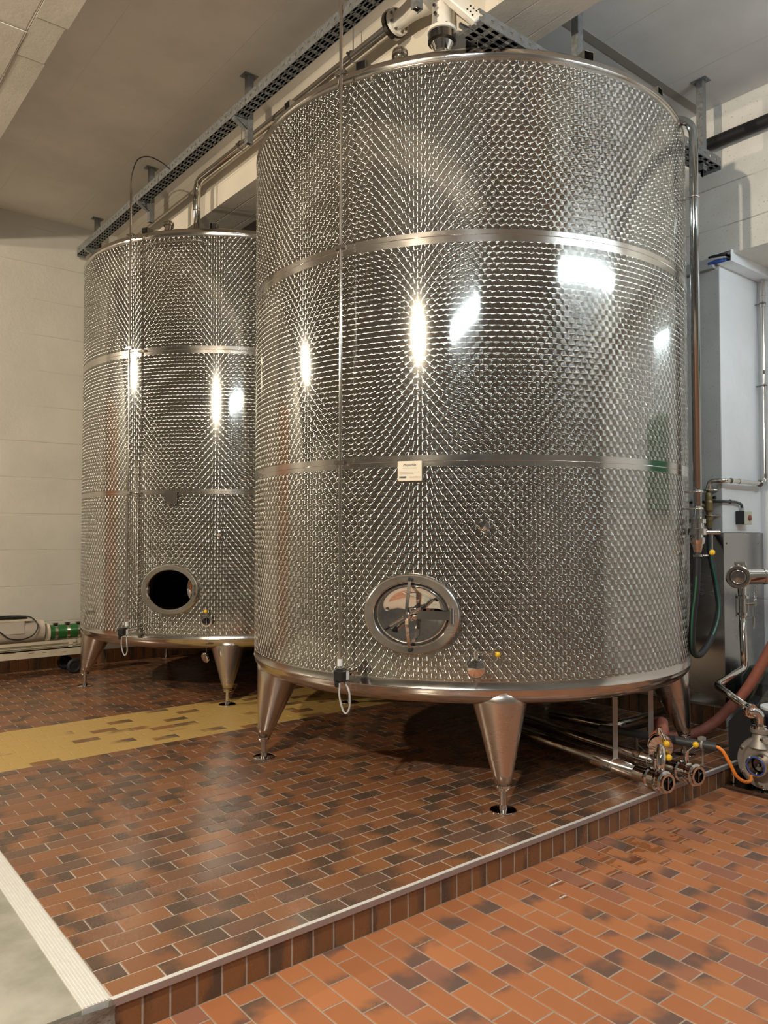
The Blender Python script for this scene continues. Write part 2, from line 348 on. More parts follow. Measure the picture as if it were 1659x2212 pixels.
# trims: step rail and ribbed strip
b = MB(); b.box((-.008, -.020, -.029), (XW, -.010, .001)); b.cur = 1; b.box((-.008, -.020, .0005), (XW, .004, .0035))
struct(b.obj('trim_1', [MRAIL, MALU]), 'metal edge rail of the step')
b = MB().box((-.126, -.004, -.03), (-.008, 6.2, .002))
for k in range(8): b.box((-.122+k*.0142, -.002, .001), (-.114+k*.0142, 6.2, .0055))
struct(b.obj('trim_2', MALU), 'ribbed aluminium strip beside the concrete')
# broken concrete face under the strip
b = MB(); rr = random.Random(3); N, Mz = 26, 7; P = []
for j in range(Mz):
    for i in range(N): P.append((-.9+i*.9/(N-1)+rr.uniform(-.008, .008)*(i < N-1), -.004-rr.random()*.022-(0.01 if i > 20 else 0), -.012-j*.165/(Mz-1)))
b.add(P, [(j*N+i, (j+1)*N+i, (j+1)*N+i+1, j*N+i+1) for j in range(Mz-1) for i in range(N-1)], True)
struct(b.obj('trim_4', MBROKEN), 'broken concrete edge at the corner of the step')
# rust coloured sliding door and green door (seen only as reflections in the steel)
dr = struct(MB().box((-2.0, YW-.08, 0), (-.35, YW-.01, 4.2)).obj('door_1', plain('rust door', (.30, .11, .035), .6)))
b = MB();
for k in range(4): b.box((-1.95+k*.5, YW-.1, .1), (-1.90+k*.5, YW-.08, 4.1))
b.obj('rail', MDARKST, dr)
g = Th('wall_cabinet', 'dark green steel cabinet on the recess wall, seen as a reflection in the front tank', 'cabinet', (7.0, -1.5, 2.1))
g.part('body', MB().obox((7.02, -1.5, 2.75), (1, 0, 0), (0, 1, 0), UPZ, .095, .7, .55, .01), plain('dark green enamel', (.02, .13, .06), .3)); g.part('handle', MB().box((6.90, -.95, 2.6), (6.93, -.92, 2.9)), MSTEEL)

# ------------------------------------------------------------------ tiles
def tile_mesh(name, L, W, H, mat, ch=.004, wall=None):
    """a chamfered slab, top at z=0; uv 0..1 over the face"""
    o = [(-L/2, -W/2), (L/2, -W/2), (L/2, W/2), (-L/2, W/2)]; i_ = [(-L/2+ch, -W/2+ch), (L/2-ch, -W/2+ch), (L/2-ch, W/2-ch), (-L/2+ch, W/2-ch)]
    V3 = [(x, y, -H) for x, y in o]+[(x, y, -ch*.6) for x, y in o]+[(x, y, 0) for x, y in i_]
    F = [(8, 9, 10, 11)]+[(k, (k+1) % 4, 4+(k+1) % 4, 4+k) for k in range(4)]+[(4+k, 4+(k+1) % 4, 8+(k+1) % 4, 8+k) for k in range(4)]
    U = [(x/L+.5, y/W+.5) for x, y, z in V3]
    if wall: V3 = [wall(p) for p in V3]
    me = bpy.data.meshes.new(name); me.from_pydata(V3, [], F); uv = me.uv_layers.new(name='uv')
    for l in me.loops: uv.data[l.index].uv = U[l.vertex_index]
    me.materials.append(mat); return me, V3, F, U
def proj(p):
    d = Vector(p)-CAMLOC; z = d.dot(FW)
    if z < .1: return None
    return (829.5+FPX*d.dot(RT)/z, 1106-FPX*d.dot(UP)/z)
def lay(parent, name, kind, cells, L, W, H, maxn=300, wall=None, quarter=False):
    """cells: (x, y, z, width scale or None). Biggest on screen become single parts, the rest one 'stuff' mesh"""
    me, V3, F, U = tile_mesh(name, L, W, H, TILE[kind][0], wall=wall)
    R = random.Random(hash(kind) % 97 if False else len(kind)*13); sc = []
    for c in cells:
        q = proj(c[:3]); a = 0
        if q and -30 < q[0] < 1690 and -30 < q[1] < 2245:
            dpt = (Vector(c[:3])-CAMLOC); zz = dpt.dot(FW); a = 1/zz**2*(abs(dpt.normalized().z) if not wall else .5)*(1 if len(c) < 4 else c[3])
        sc.append(a)
    order = sorted(range(len(cells)), key=lambda k: -sc[k]); big = set(k for k in order[:maxn] if sc[k] > 0)
    vs, fs, uvs, rn = [], [], [], []; cut = {}
    for k, c in enumerate(cells):
        f = c[3] if len(c) > 3 else 1.0; tx, ty = R.gauss(0, .0022), R.gauss(0, .0022); dz = R.uniform(-.0007, .0007); vert = len(c) > 4
        if k in big:
            o = bpy.data.objects.new(name, me); COL.objects.link(o); o.parent = parent; o.location = (c[0], c[1], c[2]+(0 if wall else dz))
            if not wall: o.rotation_euler = (tx, ty, (pi/2 if quarter else 0)+R.gauss(0, .001))
            if f != 1.0: o.scale = (f, 1, 1)
        else:
            b0 = len(vs); rv = R.random()
            for (x, y, z) in V3:
                x *= f
                if quarter: x, y = -y, x
                vs.append((c[0]+x, c[1]+y, c[2]+z+(0 if wall else dz+tx*y-ty*x)))
            for ff in F: fs.append(tuple(b0+i for i in ff)); rn.append(rv); uvs += [U[i] for i in ff]
    if fs:
        m2 = bpy.data.meshes.new(name+'_rest'); m2.from_pydata(vs, [], fs); uv = m2.uv_layers.new(name='uv')
        for i, u in enumerate(uvs): uv.data[i].uv = u
        at = m2.attributes.new('rnd', 'FLOAT', 'FACE'); at.data.foreach_set('value', rn); m2.materials.append(TILE[kind][1])
        o = bpy.data.objects.new(name, m2); COL.objects.link(o); o.parent = parent; o['kind'] = 'stuff'
MB().box((0, 3.628, -.006), (XW-.02, 4.997, -.0016)).obj('paint_layer', plain('worn yellow paint', (.40, .27, .09), .55), fl_plat)
G = .0055
plat, paint = [], []
for n in range(0, 68):
    v = (n+.5)*.125; s0 = -.01 if n % 2 else -.0; u = (.1175 if n % 2 else .2392)-.25; e = -.004
    while u < XW-.01:
        a, b2 = max(u, e), min(u+.25, XW-.03)
        if b2-a > .03: (paint if 29 <= n < 40 else plat).append(((a+b2)/2, v, 0.0, (b2-a-G)/(.25-G)))
        u += .25
lay(fl_plat, 'tile', 'plat', plat, .25-G, .125-G, .012, 260); lay(fl_plat, 'painted_tile', 'paint', paint, .25-G, .125-G, .012, 38)
low = []; PU, PV = .1335, .261; i0 = round(2.2505/PU)
for i in range(-8, 50):
    uc = 2.318+(i-17)*PU; off = (-1.04 if i % 2 else -.915) - .0
    for j in range(-14, 6):
        v0 = off+j*PV; v1 = v0+PV; v1 = min(v1, -.008)
        if v1-v0 > .03: low.append((uc, (v0+v1)/2, -.17, (v1-v0-.007)/(PV-.007)))
lay(fl_low, 'tile', 'low', low, PV-.007, PU-.007, .012, 300, quarter=True)
ris = [(-.005+.0625+.005+k*.1248, -.010, -.10) for k in range(0, 50)]
toy = lambda p: (p[0], p[2], p[1])
lay(fl_plat, 'riser_tile', 'riser', ris, .1248-.006, .142, .01, 300, wall=lambda p: (p[0], -p[2], p[1]))
bt = [(.05+k*.122, YW-.012, .105) for k in range(-3, 50)]
lay(wall_left, 'base_tile', 'riser', bt, .115, .2, .012, 60, wall=lambda p: (p[0], -p[2], p[1]))
bt = [(XW-.012, YP-.02+.06+k*.122, .105) for k in range(0, 40)]
lay(wall_right, 'base_tile', 'riser', bt, .115, .2, .012, 30, wall=lambda p: (-p[2], -p[0], p[1]))

# ------------------------------------------------------------------ tanks
def tank(C, r, Z, label, baseang, man, opened):
    """C centre, Z dict of heights"""
    T = thing('storage_tank', label, 'tank', (C[0], C[1], 0), 'engine turned wine storage tanks')
    A = lambda az, rad, z: Vector((rad*cos(radians(az)), rad*sin(radians(az)), z))
    NS = 360
    def revolve(prof, n=NS): return [[Vector((rr*cos(2*pi*k/n), rr*sin(2*pi*k/n), z)) for k in range(n)] for rr, z in prof]
    maz, mz = man
    for (z0, z1) in ((Z['p0'], Z['b2b']), (Z['b2t'], Z['b1b']), (Z['b1t'], Z['p1'])):
        m = MB(); rows = 44 if z0 == Z['p0'] else 8
        rg = revolve([(r, z0+(z1-z0)*k/rows) for k in range(rows+1)]); m.rings(rg)
        if z0 == Z['p0']:
            def inside(i):
                p = m.v[i]; az = math.degrees(math.atan2(p[1], p[0])); d = (az-maz+180) % 360-180
                return (radians(d)*r/.325)**2+((p[2]-mz)/.263)**2 < 1
            keep = [not all(inside(i) for i in f) for f in m.f]
            m.f = [f for f, k in zip(m.f, keep) if k]; m.sm = m.sm[:len(m.f)]; m.mi = m.mi[:len(m.f)]
        m.obj('shell_panel', MSW, T)
    for (z0, z1, zw) in ((Z['b2b'], Z['b2t'], Z['w2']), (Z['b1b'], Z['b1t'], Z['w1'])):
        bo = MB().rings(revolve([(r, z0), (r, z1)])).obj('weld_band', MBAND, T)
        MB().torus((0, 0, zw), (0, 0, 1), r, .0028, NS, 6).obj('weld_seam', MPOL, bo)
    kb = Z['k0']; pr = [(r, Z['p0']), (r, Z['wb']), (r+.004, Z['wb']-.004), (r, Z['wb']-.01)]+[(r-.14*(1-cos(pi/2*k/8)), Z['wb']-.01-.115*sin(pi/2*k/8)) for k in range(1, 9)]
    bo = MB().rings(revolve(pr)).obj('bottom_knuckle', MBAND, T)
    zb = pr[-1][1]; MB().rings(revolve([(r-.14, zb), (r-.5, zb-.08), (.25, zb-.22), (.08, zb-.24)], 96)).obj('bottom_dish', MBAND, T)
    tp = [(r, Z['p1']), (r, Z['wt']), (r+.003, Z['wt']+.004), (r+.001, Z['wt']+.008), (r-.004, Z['top']-.02), (r-.016, Z['top']-.005), (r-.04, Z['top'])]
    to = MB().rings(revolve(tp)).obj('top_rim', MBAND, T)
    MB().rings(revolve([(r-.04, Z['top']), (r-.3, Z['top']-.01), (.3, Z['top']+.05), (.01, Z['top']+.05)], 96)).obj('top_lid', MBAND, T)
    MB().cyl((0, 0, Z['top']-.1), (0, 0, Z['top']+.12), .22, 32).obj('dome_hatch', MSTEEL, T)
    # legs
    for k in range(5):
        az = baseang+72*k; f = A(az, r-.058, 0); t = A(az, r-.226, Z['wb']-.02); c0 = A(az, r-.058, .178)
        d = t-c0; n = 32; rings = []
        for s_ in range(9):
            q = c0+d*(s_/8); rad = .054+(.225-.054)*s_/8
            rings.append([q+Vector((cos(2*pi*i/n), sin(2*pi*i/n), 0))*rad for i in range(n)])
        lg = MB().rings(rings, True, True, True).obj('leg', MCONE, T)
        MB().lathe((f.x, f.y, 0), (0, 0, 1), [(0, .095), (.008, .095), (.012, .09), (.016, .03), (.045, .026), (.045, .022), (.15, .022), (.15, .046), (.162, .05), (.168, .046), (.172, .056), (.184, .056)], 28).obj('foot', MPOL, lg)
    # lifting sockets around the rim (square tube ends)
    for az in Z['lugs']:
        c = A(az, r-.075, Z['top']+.03); er = A(az, 1, 0); et = Vector((-er.y, er.x, 0)); up = Vector((0, 0, 1)); m = MB()
        for sx in (-1, 1): m.obox(c+et*sx*.042, er, et, up, .045, .003, .036)
        m.obox(c+up*.035, er, et, up, .045, .042, .003); m.cur = 1; m.obox(c-er*.03, er, et, up, .004, .040, .034)  # black inner plate paints the shade inside the hollow tube
        m.obj('lifting_socket', [MBAND, MBLACK], T)
    # manhole
    n_ = A(maz, 1, 0); u_ = Vector((-n_.y, n_.x, 0)); o_ = A(maz, r, mz); W3 = Vector((0, 0, 1))
    L = lambda u, w_, n: o_+u_*u+W3*w_+n_*n
    E = lambda a, b, n, N=64: [L(a*cos(2*pi*k/N), b*sin(2*pi*k/N), n) for k in range(N)]
    mh = MB().rings([E(.352, .290, -.06), E(.351, .289, .018), E(.346, .284, .030), E(.336, .274, .036)]).rings([E(.336, .274, .036), E(.286, .231, .034)]).rings([E(.286, .231, .034), E(.276, .221, .026), E(.272, .217, -.1)]).obj('manhole_frame', MFRAME, T)
    hz = MB().cyl(L(.30, -.05, .045), L(.30, .05, .045), .017, 16)
    for s_ in (-.055, .045): hz.lathe(L(.30, s_, .045), W3, [(0, .02), (.01, .02)], 16)
    hz.obj('hinge', MPOL, mh)
    if not opened:
        MB().rings([E(.274, .219, .012), E(.266, .211, .016), E(.262, .207, .010)]).obj('lid_ring', MRUB, mh)  # rubber gasket of the closed lid
        MB().rings([E(.264, .209, .006), E(.260, .205, .016), E(.25, .196, .018), E(.20, .157, .004), E(.12, .094, -.008), E(.001, .001, -.012)]).obj('manhole_lid', MPOL, mh)
        m = MB(); pts = spline([(.0, .245, .045), (.0, .17, .085), (.0, .06, .125), (.0, -.06, .125), (.0, -.17, .085), (.0, -.245, .045)], 5)
        m.rings([[L(p.x+du, p.y, p.z+dn) for du, dn in ((-.012, -.006), (.012, -.006), (.012, .006), (-.012, .006))] for p in pts], False, True, True)
        m.obj('cross_bar', MPOL, mh)
        for s_ in (-1, 1): MB().lathe(L(0, s_*.245, .03), n_, [(0, .016), (.022, .018), (.028, .012)], 16).obj('pad', MRUB, mh)
        MB().lathe(L(0, 0, -.01), n_, [(0, .05), (.02, .045), (.05, .022), (.11, .02), (.115, .03), (.15, .03), (.155, .018), (.17, .018)], 24).obj('hub', MPOL, mh)
        MB().cyl(L(-.145, -.088, .15), L(.13, .075, .15), .0085, 12).obj('handle', MPOL, mh)
        for s_, e in ((-.145, -.088), (.13, .075)): MB().cyl(L(s_*.82, e*.82, .15), L(s_*1.06, e*1.06, .15), .013, 12).obj('grip', MRUB, mh)
        MB().obox(L(.17, 0, .05), u_, W3, n_, .12, .03, .004).obox(L(.29, 0, .045), u_, W3, n_, .012, .034, .008).obj('hinge_arm', MPOL, mh)
        MB().lathe(L(-.18, .03, .004), n_, [(0, .014), (.015, .012), (.017, .0)], 12).obj('bolt', MPOL, mh)
    else:
        for w0 in (0,):
            Q = L(.262, 0, -.14); MB().lathe(Q, u_*.35-n_, [(0, .0), (.01, .17), (.02, .18)], 32).obj('manhole_lid', MPOL, mh)
        MB().torus(L(.25, .03, -.2), n_+u_*.5, .09, .014, 24, 8).obj('lid_ring', plain('orange reflection', (.28, .07, .015), .5), mh)  # orange ring paints the warm reflection inside the open lid as a part
    return T, A
ZT1 = dict(p0=.911, b2b=2.421, b2t=2.503, w2=2.458, b1b=4.016, b1t=4.106, w1=4.068, p1=5.324, wb=.853, k0=.77, wt=5.374, top=5.43, lugs=[-206.5, -182.6, -158.3, -133.6, -107.5, -83, -59])
ZT2 = dict(p0=.805, b2b=2.398, b2t=2.457, w2=2.425, b1b=4.018, b1t=4.103, w1=4.06, p1=5.374, wb=.755, k0=.68, wt=5.417, top=5.476, lugs=[-200, -175.5, -151, -126.5, -102])
TK1, A1 = tank((4.082, 1.983), 2.0, ZT1, 'large front steel storage tank with closed oval manhole on five cone legs', -127.6, (-146.2, 1.372), False)
TK2, A2 = tank((4.0, 6.4), 2.03, ZT2, 'rear steel storage tank with open black oval manhole, by the left wall', -121.0, (-139.6, 1.312), True)
UPV = Vector((0, 0, 1))
def radial(az): e = Vector((cos(radians(az)), sin(radians(az)), 0)); return e, Vector((-e.y, e.x, 0))
def tank_fittings(T, A, r, d):
    # conduit rod with clamps
    x, y = d['rod']; z0, z1 = d['rodz']; R0 = MB().cyl((x, y, z0), (x+d['lean'], y, z1), .013, 12).obj('conduit_rod', MSTEEL, T)
    MB().cyl((x, y, z0-.045), (x, y, z0+.005), .02, 12).obj('end_sleeve', MWHITE2, R0)
    MB().cyl((x, y, z0-.15), (x, y, z0-.04), .005, 8).obj('cable', MGREYC, R0)
    for z in d['clz']:
        m = MB(); e = Vector((x, y, 0)).normalized(); t = Vector((-e.y, e.x, 0)); c = Vector((x, y, z))
        m.obox(c, e, t, UPV, .018, .045, .014); m.tube([c+t*-.03, c-e*.05+t*-.05, Vector((x, y, 0)).normalized()*(r-.005)+Vector((0, 0, z-.02))+t*-.1], .006, 8)
        m.lathe(c+t*.035+e*.018, e, [(0, .006), (.008, .005)], 8).lathe(c-t*.035+e*.018, e, [(0, .006), (.008, .005)], 8)
        m.obj('clamp', MSTEEL, R0)
    # handle rail
    a0, a1, z = d['rail']; pts = [A(a0, r, z-.05), A(a0, r+.05, z-.02), A(a0+.4, r+.06, z)]+[A(a0+(a1-a0)*k/10, r+.06, z) for k in range(1, 10)]+[A(a1-.4, r+.06, z), A(a1, r+.05, z-.02), A(a1, r, z-.05)]
    MB().tube(pts, .007, 8).obj('ladder_rail', MSTEEL, T)
    # name plate
    az, z, w_, h = d['plate']; e, t = radial(az); c = A(az, r+.022, z)
    P = MB().obox(c, t, UPV, e, w_/2, h/2, .006, .002).obox(A(az, r, z), t, UPV, e, .03, .03, .02).obj('name_plate', d['platemat'], T)
    if d.get('text'):
        def words(s, size, u, w2, mat, shear=0., sp=1., off=0.):
            cu = bpy.data.curves.new('lettering', 'FONT'); cu.body = s; cu.size = size; cu.shear = shear; cu.space_character = sp; cu.align_x = 'LEFT'; cu.extrude = .0006; cu.offset = off
            to = bpy.data.objects.new('tmp', cu); COL.objects.link(to); bpy.context.view_layer.update()
            me = bpy.data.meshes.new_from_object(to.evaluated_get(bpy.context.evaluated_depsgraph_get())); bpy.data.objects.remove(to)
            me.materials.clear(); me.materials.append(mat); o = bpy.data.objects.new('lettering', me); COL.objects.link(o); o.parent = P
            o.matrix_local = Matrix.Translation(c+t*u+UPV*w2+e*.0072) @ Matrix((t, UPV, e)).transposed().to_4x4()
        words('M\u0153schle', .026, -.048, .034, MINK, .25); words('DREIER', .0165, -.076, -.05, MNAVY, 0, 1, .0009); words('\u0152NOTECH', .0165, -.0035, -.05, MINK2)
        for u, w2, l in ((-.026, .021, .023), (.022, .021, .03), (-.035, -.008, .036), (.012, -.008, .012), (.05, -.008, .02), (-.02, -.02, .05)): MB().obox(c+t*u+UPV*w2+e*.0068, t, UPV, e, l, .0016, .0003).obj('printed_line', MINK2, P)
    # thermometer pocket
    az, z = d['pocket']; e, t = radial(az); m = MB().lathe(A(az, r-.01, z), e, [(0, .042), (.02, .04), (.03, .026), (.05, .024), (.05, .034), (.075, .03), (.08, .0)], 20); m.cyl(A(az, r+.05, z-.02)+t*.01, A(az, r+.05, z-.07)+t*.01, .008, 8)
    m.obj('sensor_pocket', MPOL, T)
    # level sensor
    az, z = d['sensor']; e, t = radial(az); S = MB().lathe(A(az, r-.01, z), e, [(0, .03), (.03, .03), (.03, .018), (.07, .018), (.07, .026), (.09, .026), (.09, .016), (.15, .018)], 16).obj('level_sensor', MPOL, T)
    c = A(az, r+.185, z-.01); MB().obox(c, e, t, UPV, .045, .04, .04, .008).obox(c+UPV*.036-e*.01, e, t, UPV, .03, .03, .012, .004).obox(c-UPV*.05+e*.02-t*.02, e, t, UPV, .016, .016, .03, .004).obj('sensor_box', MBLACK, S)
    MB().obox(c-e*.022-t*.041, e, t, UPV, .016, .001, .03).obj('sticker', MWHITE2, S)
    MB().obox(c-e*.022+t*.041, e, t, UPV, .016, .001, .03).obj('sticker', MWHITE2, S)
    q = c-UPV*.07+e*.02; k = Vector((x, y, z0-.12)); lp = spline([q+UPV*.02, q-UPV*.08+t*.0, q-UPV*.17+t*.03, q-UPV*.185+t*.06, q-UPV*.13+t*.085, q-UPV*.02+t*.075, k], 6)
    MB().tube(lp, .007, 8).obj('sensor_cable', MGREYC, S)
    if d.get('led'): MB().obox(c-e*.03-t*.043, e, t, UPV, .005, .001, .012).obj('indicator', mat_emit('red display', (1, .05, .03), 2.5), S)
# front tank
FX1 = dict(rod=(2.099-4.082, 1.293-1.983), lean=0., rodz=(1.03, 5.97), clz=(5.357, 4.052, 2.46), rail=(-154.5, -138.4, 5.30), plate=(-146.4, 2.388, .178, .142), platemat=MPLATE, text=True,
           pocket=(-131.5, 2.0), sensor=(-159.0, .945))
tank_fittings(TK1, A1, 2.0, FX1)
FX2 = dict(rod=(2.092-4.0, 5.454-6.4), lean=.0, rodz=(.935, 6.02), clz=(5.417, 4.096, 2.42), rail=(-149.5, -129.5, 5.30), plate=(-139.5, 2.358, .155, .14), platemat=MBAND, text=False,
           pocket=(-123.7, 1.954), sensor=(-153.0, .845), led=True)
tank_fittings(TK2, A2, 2.03, FX2)
def sample_valve(T, A, r, az, z, hand, opened):
    e, t = radial(az); o = A(az, r-.01, z); m = MB()
    m.lathe(o, e, [(0, .05), (.012, .05), (.014, .034), (.05, .034), (.05, .062), (.066, .066), (.072, .058), (.085, .058), (.092, .066), (.106, .062)]+([(.106, .034)] if not opened else [(.106, .044), (.03, .04)]), 28, True, not opened)
    V_ = m.obj('sampling_valve', MPOL, T)
    if not opened: MB().lathe(o+e*.106, e, [(0, .06), (.006, .058), (.016, .0)], 28).obj('cap', MPOL, V_)
    else: MB().lathe(o+e*.05, e, [(0, .04), (.002, .0)], 24).obj('disc', MBLACK, V_); MB().obox(o+e*.07, e, t, UPV, .02, .002, .038).obj('vane', MPOL, V_)
    c = o+e*.079; MB().cyl(c+UPV*.05, c+UPV*.115, .016, 14).obj('stem', MPOL, V_)
    h = c+UPV*.105; k = h+hand; MB().cyl(h, k, .005, 8).obj('handle', MPOL, V_); MB().ball(k, .019 if not opened else .022).obj('knob', MYEL, V_)
    return V_, o, e, t
V1, o1, e1, t1 = sample_valve(TK1, A1, 2.0, -133.3, 1.018, radial(-133.3)[1]*.15+Vector((0, 0, -.012)), False)
m = MB()
for k in range(9): m.torus(o1+e1*.09+UPV*(-.066-k*.009)+t1*.004*(-1)**k, t1 if k % 2 else e1, .006, .0014, 8, 5)
m.obj('chain', MSTEEL, V1)
V2, o2, e2, t2 = sample_valve(TK2, A2, 2.03, -127.2, .965, radial(-127.2)[0]*.07+Vector((0, 0, .01)), True)
m = MB().cyl(o2+e2*.09-UPV*.06, o2+e2*.09-UPV*.36, .002, 6); m.lathe(o2+e2*.09-UPV*.40+t2*.0, e2*.6+t2*-.6-UPV*.3, [(0, .055), (.02, .06), (.03, .05), (.034, .0)], 24); m.obj('cap', MPOL, V2)
# shell fittings near the rims
for T, A, rr, az, ztop in ((TK1, A1, 1.83, -150.7, 5.43), (TK2, A2, 1.86, -144.6, 5.476)):
    p = A(az, rr, ztop-.02); MB().lathe(p, Vector((0, 0, 1))-A(az, .18, 0), [(0, .045), (.13, .045), (.135, .062), (.15, .062), (.152, .05), (.165, .05), (.17, .06), (.185, .058)], 24).obj('vent_ferrule', MSTEEL, T)
# loop of wire from the rear tank's rod up to the tray
R2 = Th('cable', 'thin black cable looping from the rear tank rod to the tray', 'cable', (2.09, 5.454, 6.0)); R2.part('sheath', MB().tube(spline([(2.092, 5.454, 5.95), (2.093, 5.45, 6.10), (2.12, 5.34, 6.27), (2.2, 5.2, 6.28), (2.3, 5.08, 6.2), (2.385, 5.02, 6.12)]), .007, 8), MBLACK)
R2.part('gland', MB().cyl((2.092, 5.454, 6.0), (2.092, 5.454, 6.06), .012, 10), MSTEEL)

# ------------------------------------------------------------------ cable trays
def tray(label, a, b, across, w_, h, hangers, side):
    """a,b: start and end of the bottom centre line"""
    a, b = Vector(a), Vector(b); d = (b-a).normalized(); L = (b-a).length; x = Vector(across); T = Th('cable_tray', label, 'cable tray', a)
    c = (a+b)/2; m = MB(); t = .002
    for s_ in (-1, 1):
        q = c+x*s_*w_/2; k0 = h/2-.011; m.obox(q+UPV*k0/2, d, x, UPV, L/2, t, k0/2); m.obox(q+UPV*(h-k0/2), d, x, UPV, L/2, t, k0/2)
        m.obox(q+UPV*h-x*s_*.008, d, x, UPV, L/2, .008, t)
        for k in range(int(L/.1)): m.obox(a+d*(.05+k*.1)+x*s_*w_/2+UPV*h/2, d, x, UPV, .036, t, .011)
    T.part('side_rail', m, MGALV); m = MB()
    for s_ in (-.86, -.28, .28, .86): m.obox(c+x*s_*w_/2, d, x, UPV, L/2, w_*.09, t)
    for k in range(int(L/.1)): m.obox(a+d*(.05+k*.1), d, x, UPV, .029, w_*.47, t)
    T.part('perforated_base', m, MGALV)
    m = MB().obox(a, d, x, UPV, t, w_/2, .03).obox(a+UPV*h/2, d, x, UPV, t, w_/2, h/2); T.part('end_plate', m, MGALV)
    for (p, top, low) in hangers:
        p = a+d*p+x*side*(w_/2+.05); p.z = 0; m = MB(); q = Vector((p.x, p.y, (top+low)/2)); hh = (top-low)/2
        m.obox(q+x*.03, x, d, UPV, .0025, .032, hh).obox(q-x*.03, x, d, UPV, .0025, .032, hh).obox(q+d*.031, x, d, UPV, .03, .0025, hh)
        for k in range(int(hh*2/.05)): m.obox(q-d*.031+UPV*(-hh+.025+k*.05), x, d, UPV, .03, .0025, .012)
        po = T.part('hanger_post', m, MGALV)
        m = MB().obox((p.x, p.y, top-.004), x, d, UPV, .075, .055, .004)
        for i in (-1, 1): m.lathe(Vector((p.x, p.y, top-.02))+x*.052*i, UPV, [(0, .009), (.014, .009)], 6)
        T.part('ceiling_plate', m, MGALV, po)
        z = a.z-.004; A0 = Vector((p.x, p.y, z))-x*side*.02; B0 = A0-x*side*(w_+.03); pr = [(0, 0), (0, -.11), (-.02, -.11), ((w_+.03), -.03), ((w_+.03), 0)]
        vs_ = []
        for s_ in (-.024, .024): vs_ += [A0-x*side*u+UPV*v_+d*s_ for u, v_ in pr]
        m = MB().add(vs_, [(4, 3, 2, 1, 0), (5, 6, 7, 8, 9)]+[(k, (k+1) % 5, 5+(k+1) % 5, 5+k) for k in range(5)]); T.part('bracket_arm', m, MGALV, po)
    return T
tray('long galvanised cable tray hanging under the ceiling above the tanks, running to the left wall', (2.445, 8.36, 6.095), (2.445, -2.0, 6.095), (1, 0, 0), .125, .1,
     [(.35, ZC, 5.86), (2.35, ZC, 5.86), (4.85, ZC, 5.86), (7.4, ZC, 5.86)], 1)
tray('short galvanised cable tray crossing over the front tank, ending by the right wall', (5.93, .46, 5.48), (2.6, .46, 5.48), (0, 1, 0), .2, .085, [(.17, ZCR, 5.42), (2.1, ZCR, 5.42)], 0)
C_ = Th('cable', 'blue cable lying in the short cable tray beside the front tank', 'cable', (5.4, .46, 5.5)); C_.part('sheath', MB().tube(spline([(5.85, .48, 5.5), (5.5, .5, 5.495), (5.2, .46, 5.5), (4.9, .49, 5.495)]), .012, 8), MBLUE)

# ------------------------------------------------------------------ overhead pipe and valve
P_ = Th('overhead_pipe', 'long steel pipe from the rear tank top to the white overhead valve', 'pipe', (2.85, 5.32, 5.49))
P_.part('pipe', MB().tube(bend([(2.85, 5.32, 5.48), (2.85, 5.32, 6.225), (2.85, 1.56, 6.2)], .16, 8), .044, 20), MSTEEL)
P_.part('coupling', MB().lathe((2.85, 5.32, 5.49), (0, 0, 1), [(0, .05), (.05, .05), (.05, .078), (.085, .082), (.10, .07), (.11, .046)], 24), MSTEEL)
P_.part('weld_collar', MB().cyl((2.85, 5.32, 5.86), (2.85, 5.32, 5.875), .0455, 20), MPOL)
m = MB()
for y in (2.15, 4.2): m.cut(); m.torus((2.85, y, 6.205+.006*(y-1.5)), (0, 1, 0), .047, .008, 20, 6); m.cyl((2.85, y, 6.25), (2.85, y, ZC), .005, 8); m.lathe((2.81, y, 6.215), (-1, 0, 0), [(0, .012), (.03, .012)], 8)
P_.part('pipe_hanger', m, MGALV)
V_ = Th('control_valve', 'white enamelled valve with bolted flanges above the front tank', 'valve', (2.9, 1.06, 5.46))
V_.part('lower_neck', MB().lathe((2.9, 1.05, 5.46), (0, 0, 1), [(0, .085), (.13, .085), (.16, .075), (.165, .062), (.21, .055), (.26, .06), (.32, .09), (.34, .09)], 28), MPOL)
V_.part('black_flange', MB().lathe((2.9, 1.05, 5.785), (0, 0, 1), [(0, .095), (.01, .112), (.07, .112), (.08, .10)], 28), MDARKST)
m = MB().lathe((2.9, 1.05, 5.865), (0, 0, 1), [(0, .115), (.025, .115), (.045, .082), (.26, .075), (.34, .09), (.36, .09), (.36, .06), (.42, .06)], 28)
m.lathe((2.85, 1.55, 6.2), (0, -1, 0), [(0, .11), (.03, .11), (.03, .07), (.16, .075), (.26, .09), (.34, .11), (.46, .12), (.56, .09)], 28); V_.part('valve_body', m, MWHITE)
m = MB().lathe((2.85, 1.60, 6.2), (0, -1, 0), [(0, .12), (.035, .12)], 28); V_.part('pipe_flange', m, MDARKST)
m = MB()
for k in range(8):
    a = 2*pi*(k+.5)/8; m.cut(); m.lathe((2.85+.088*cos(a), 1.53, 6.2+.088*sin(a)), (0, -1, 0), [(0, .013), (.018, .013), (.02, .007), (.03, .007)], 6); m.cut(); m.lathe((2.9+.092*cos(a), 1.05+.092*sin(a), 5.885), (0, 0, 1), [(0, .011), (.02, .011)], 6)
for (x, z) in ((2.86, 6.02), (2.88, 6.09), (2.87, 5.96)): m.cut(); m.lathe((x-.075, 1.01, z), (-1, -.3, 0), [(0, .014), (.018, .012)], 8)
V_.part('bolt', m, MDARKST)
ax = Vector((.40, -.30, -.42)).normalized(); ay = Vector((-.55, -.75, .2)).normalized(); az_ = ax.cross(ay).normalized(); ay = az_.cross(ax)
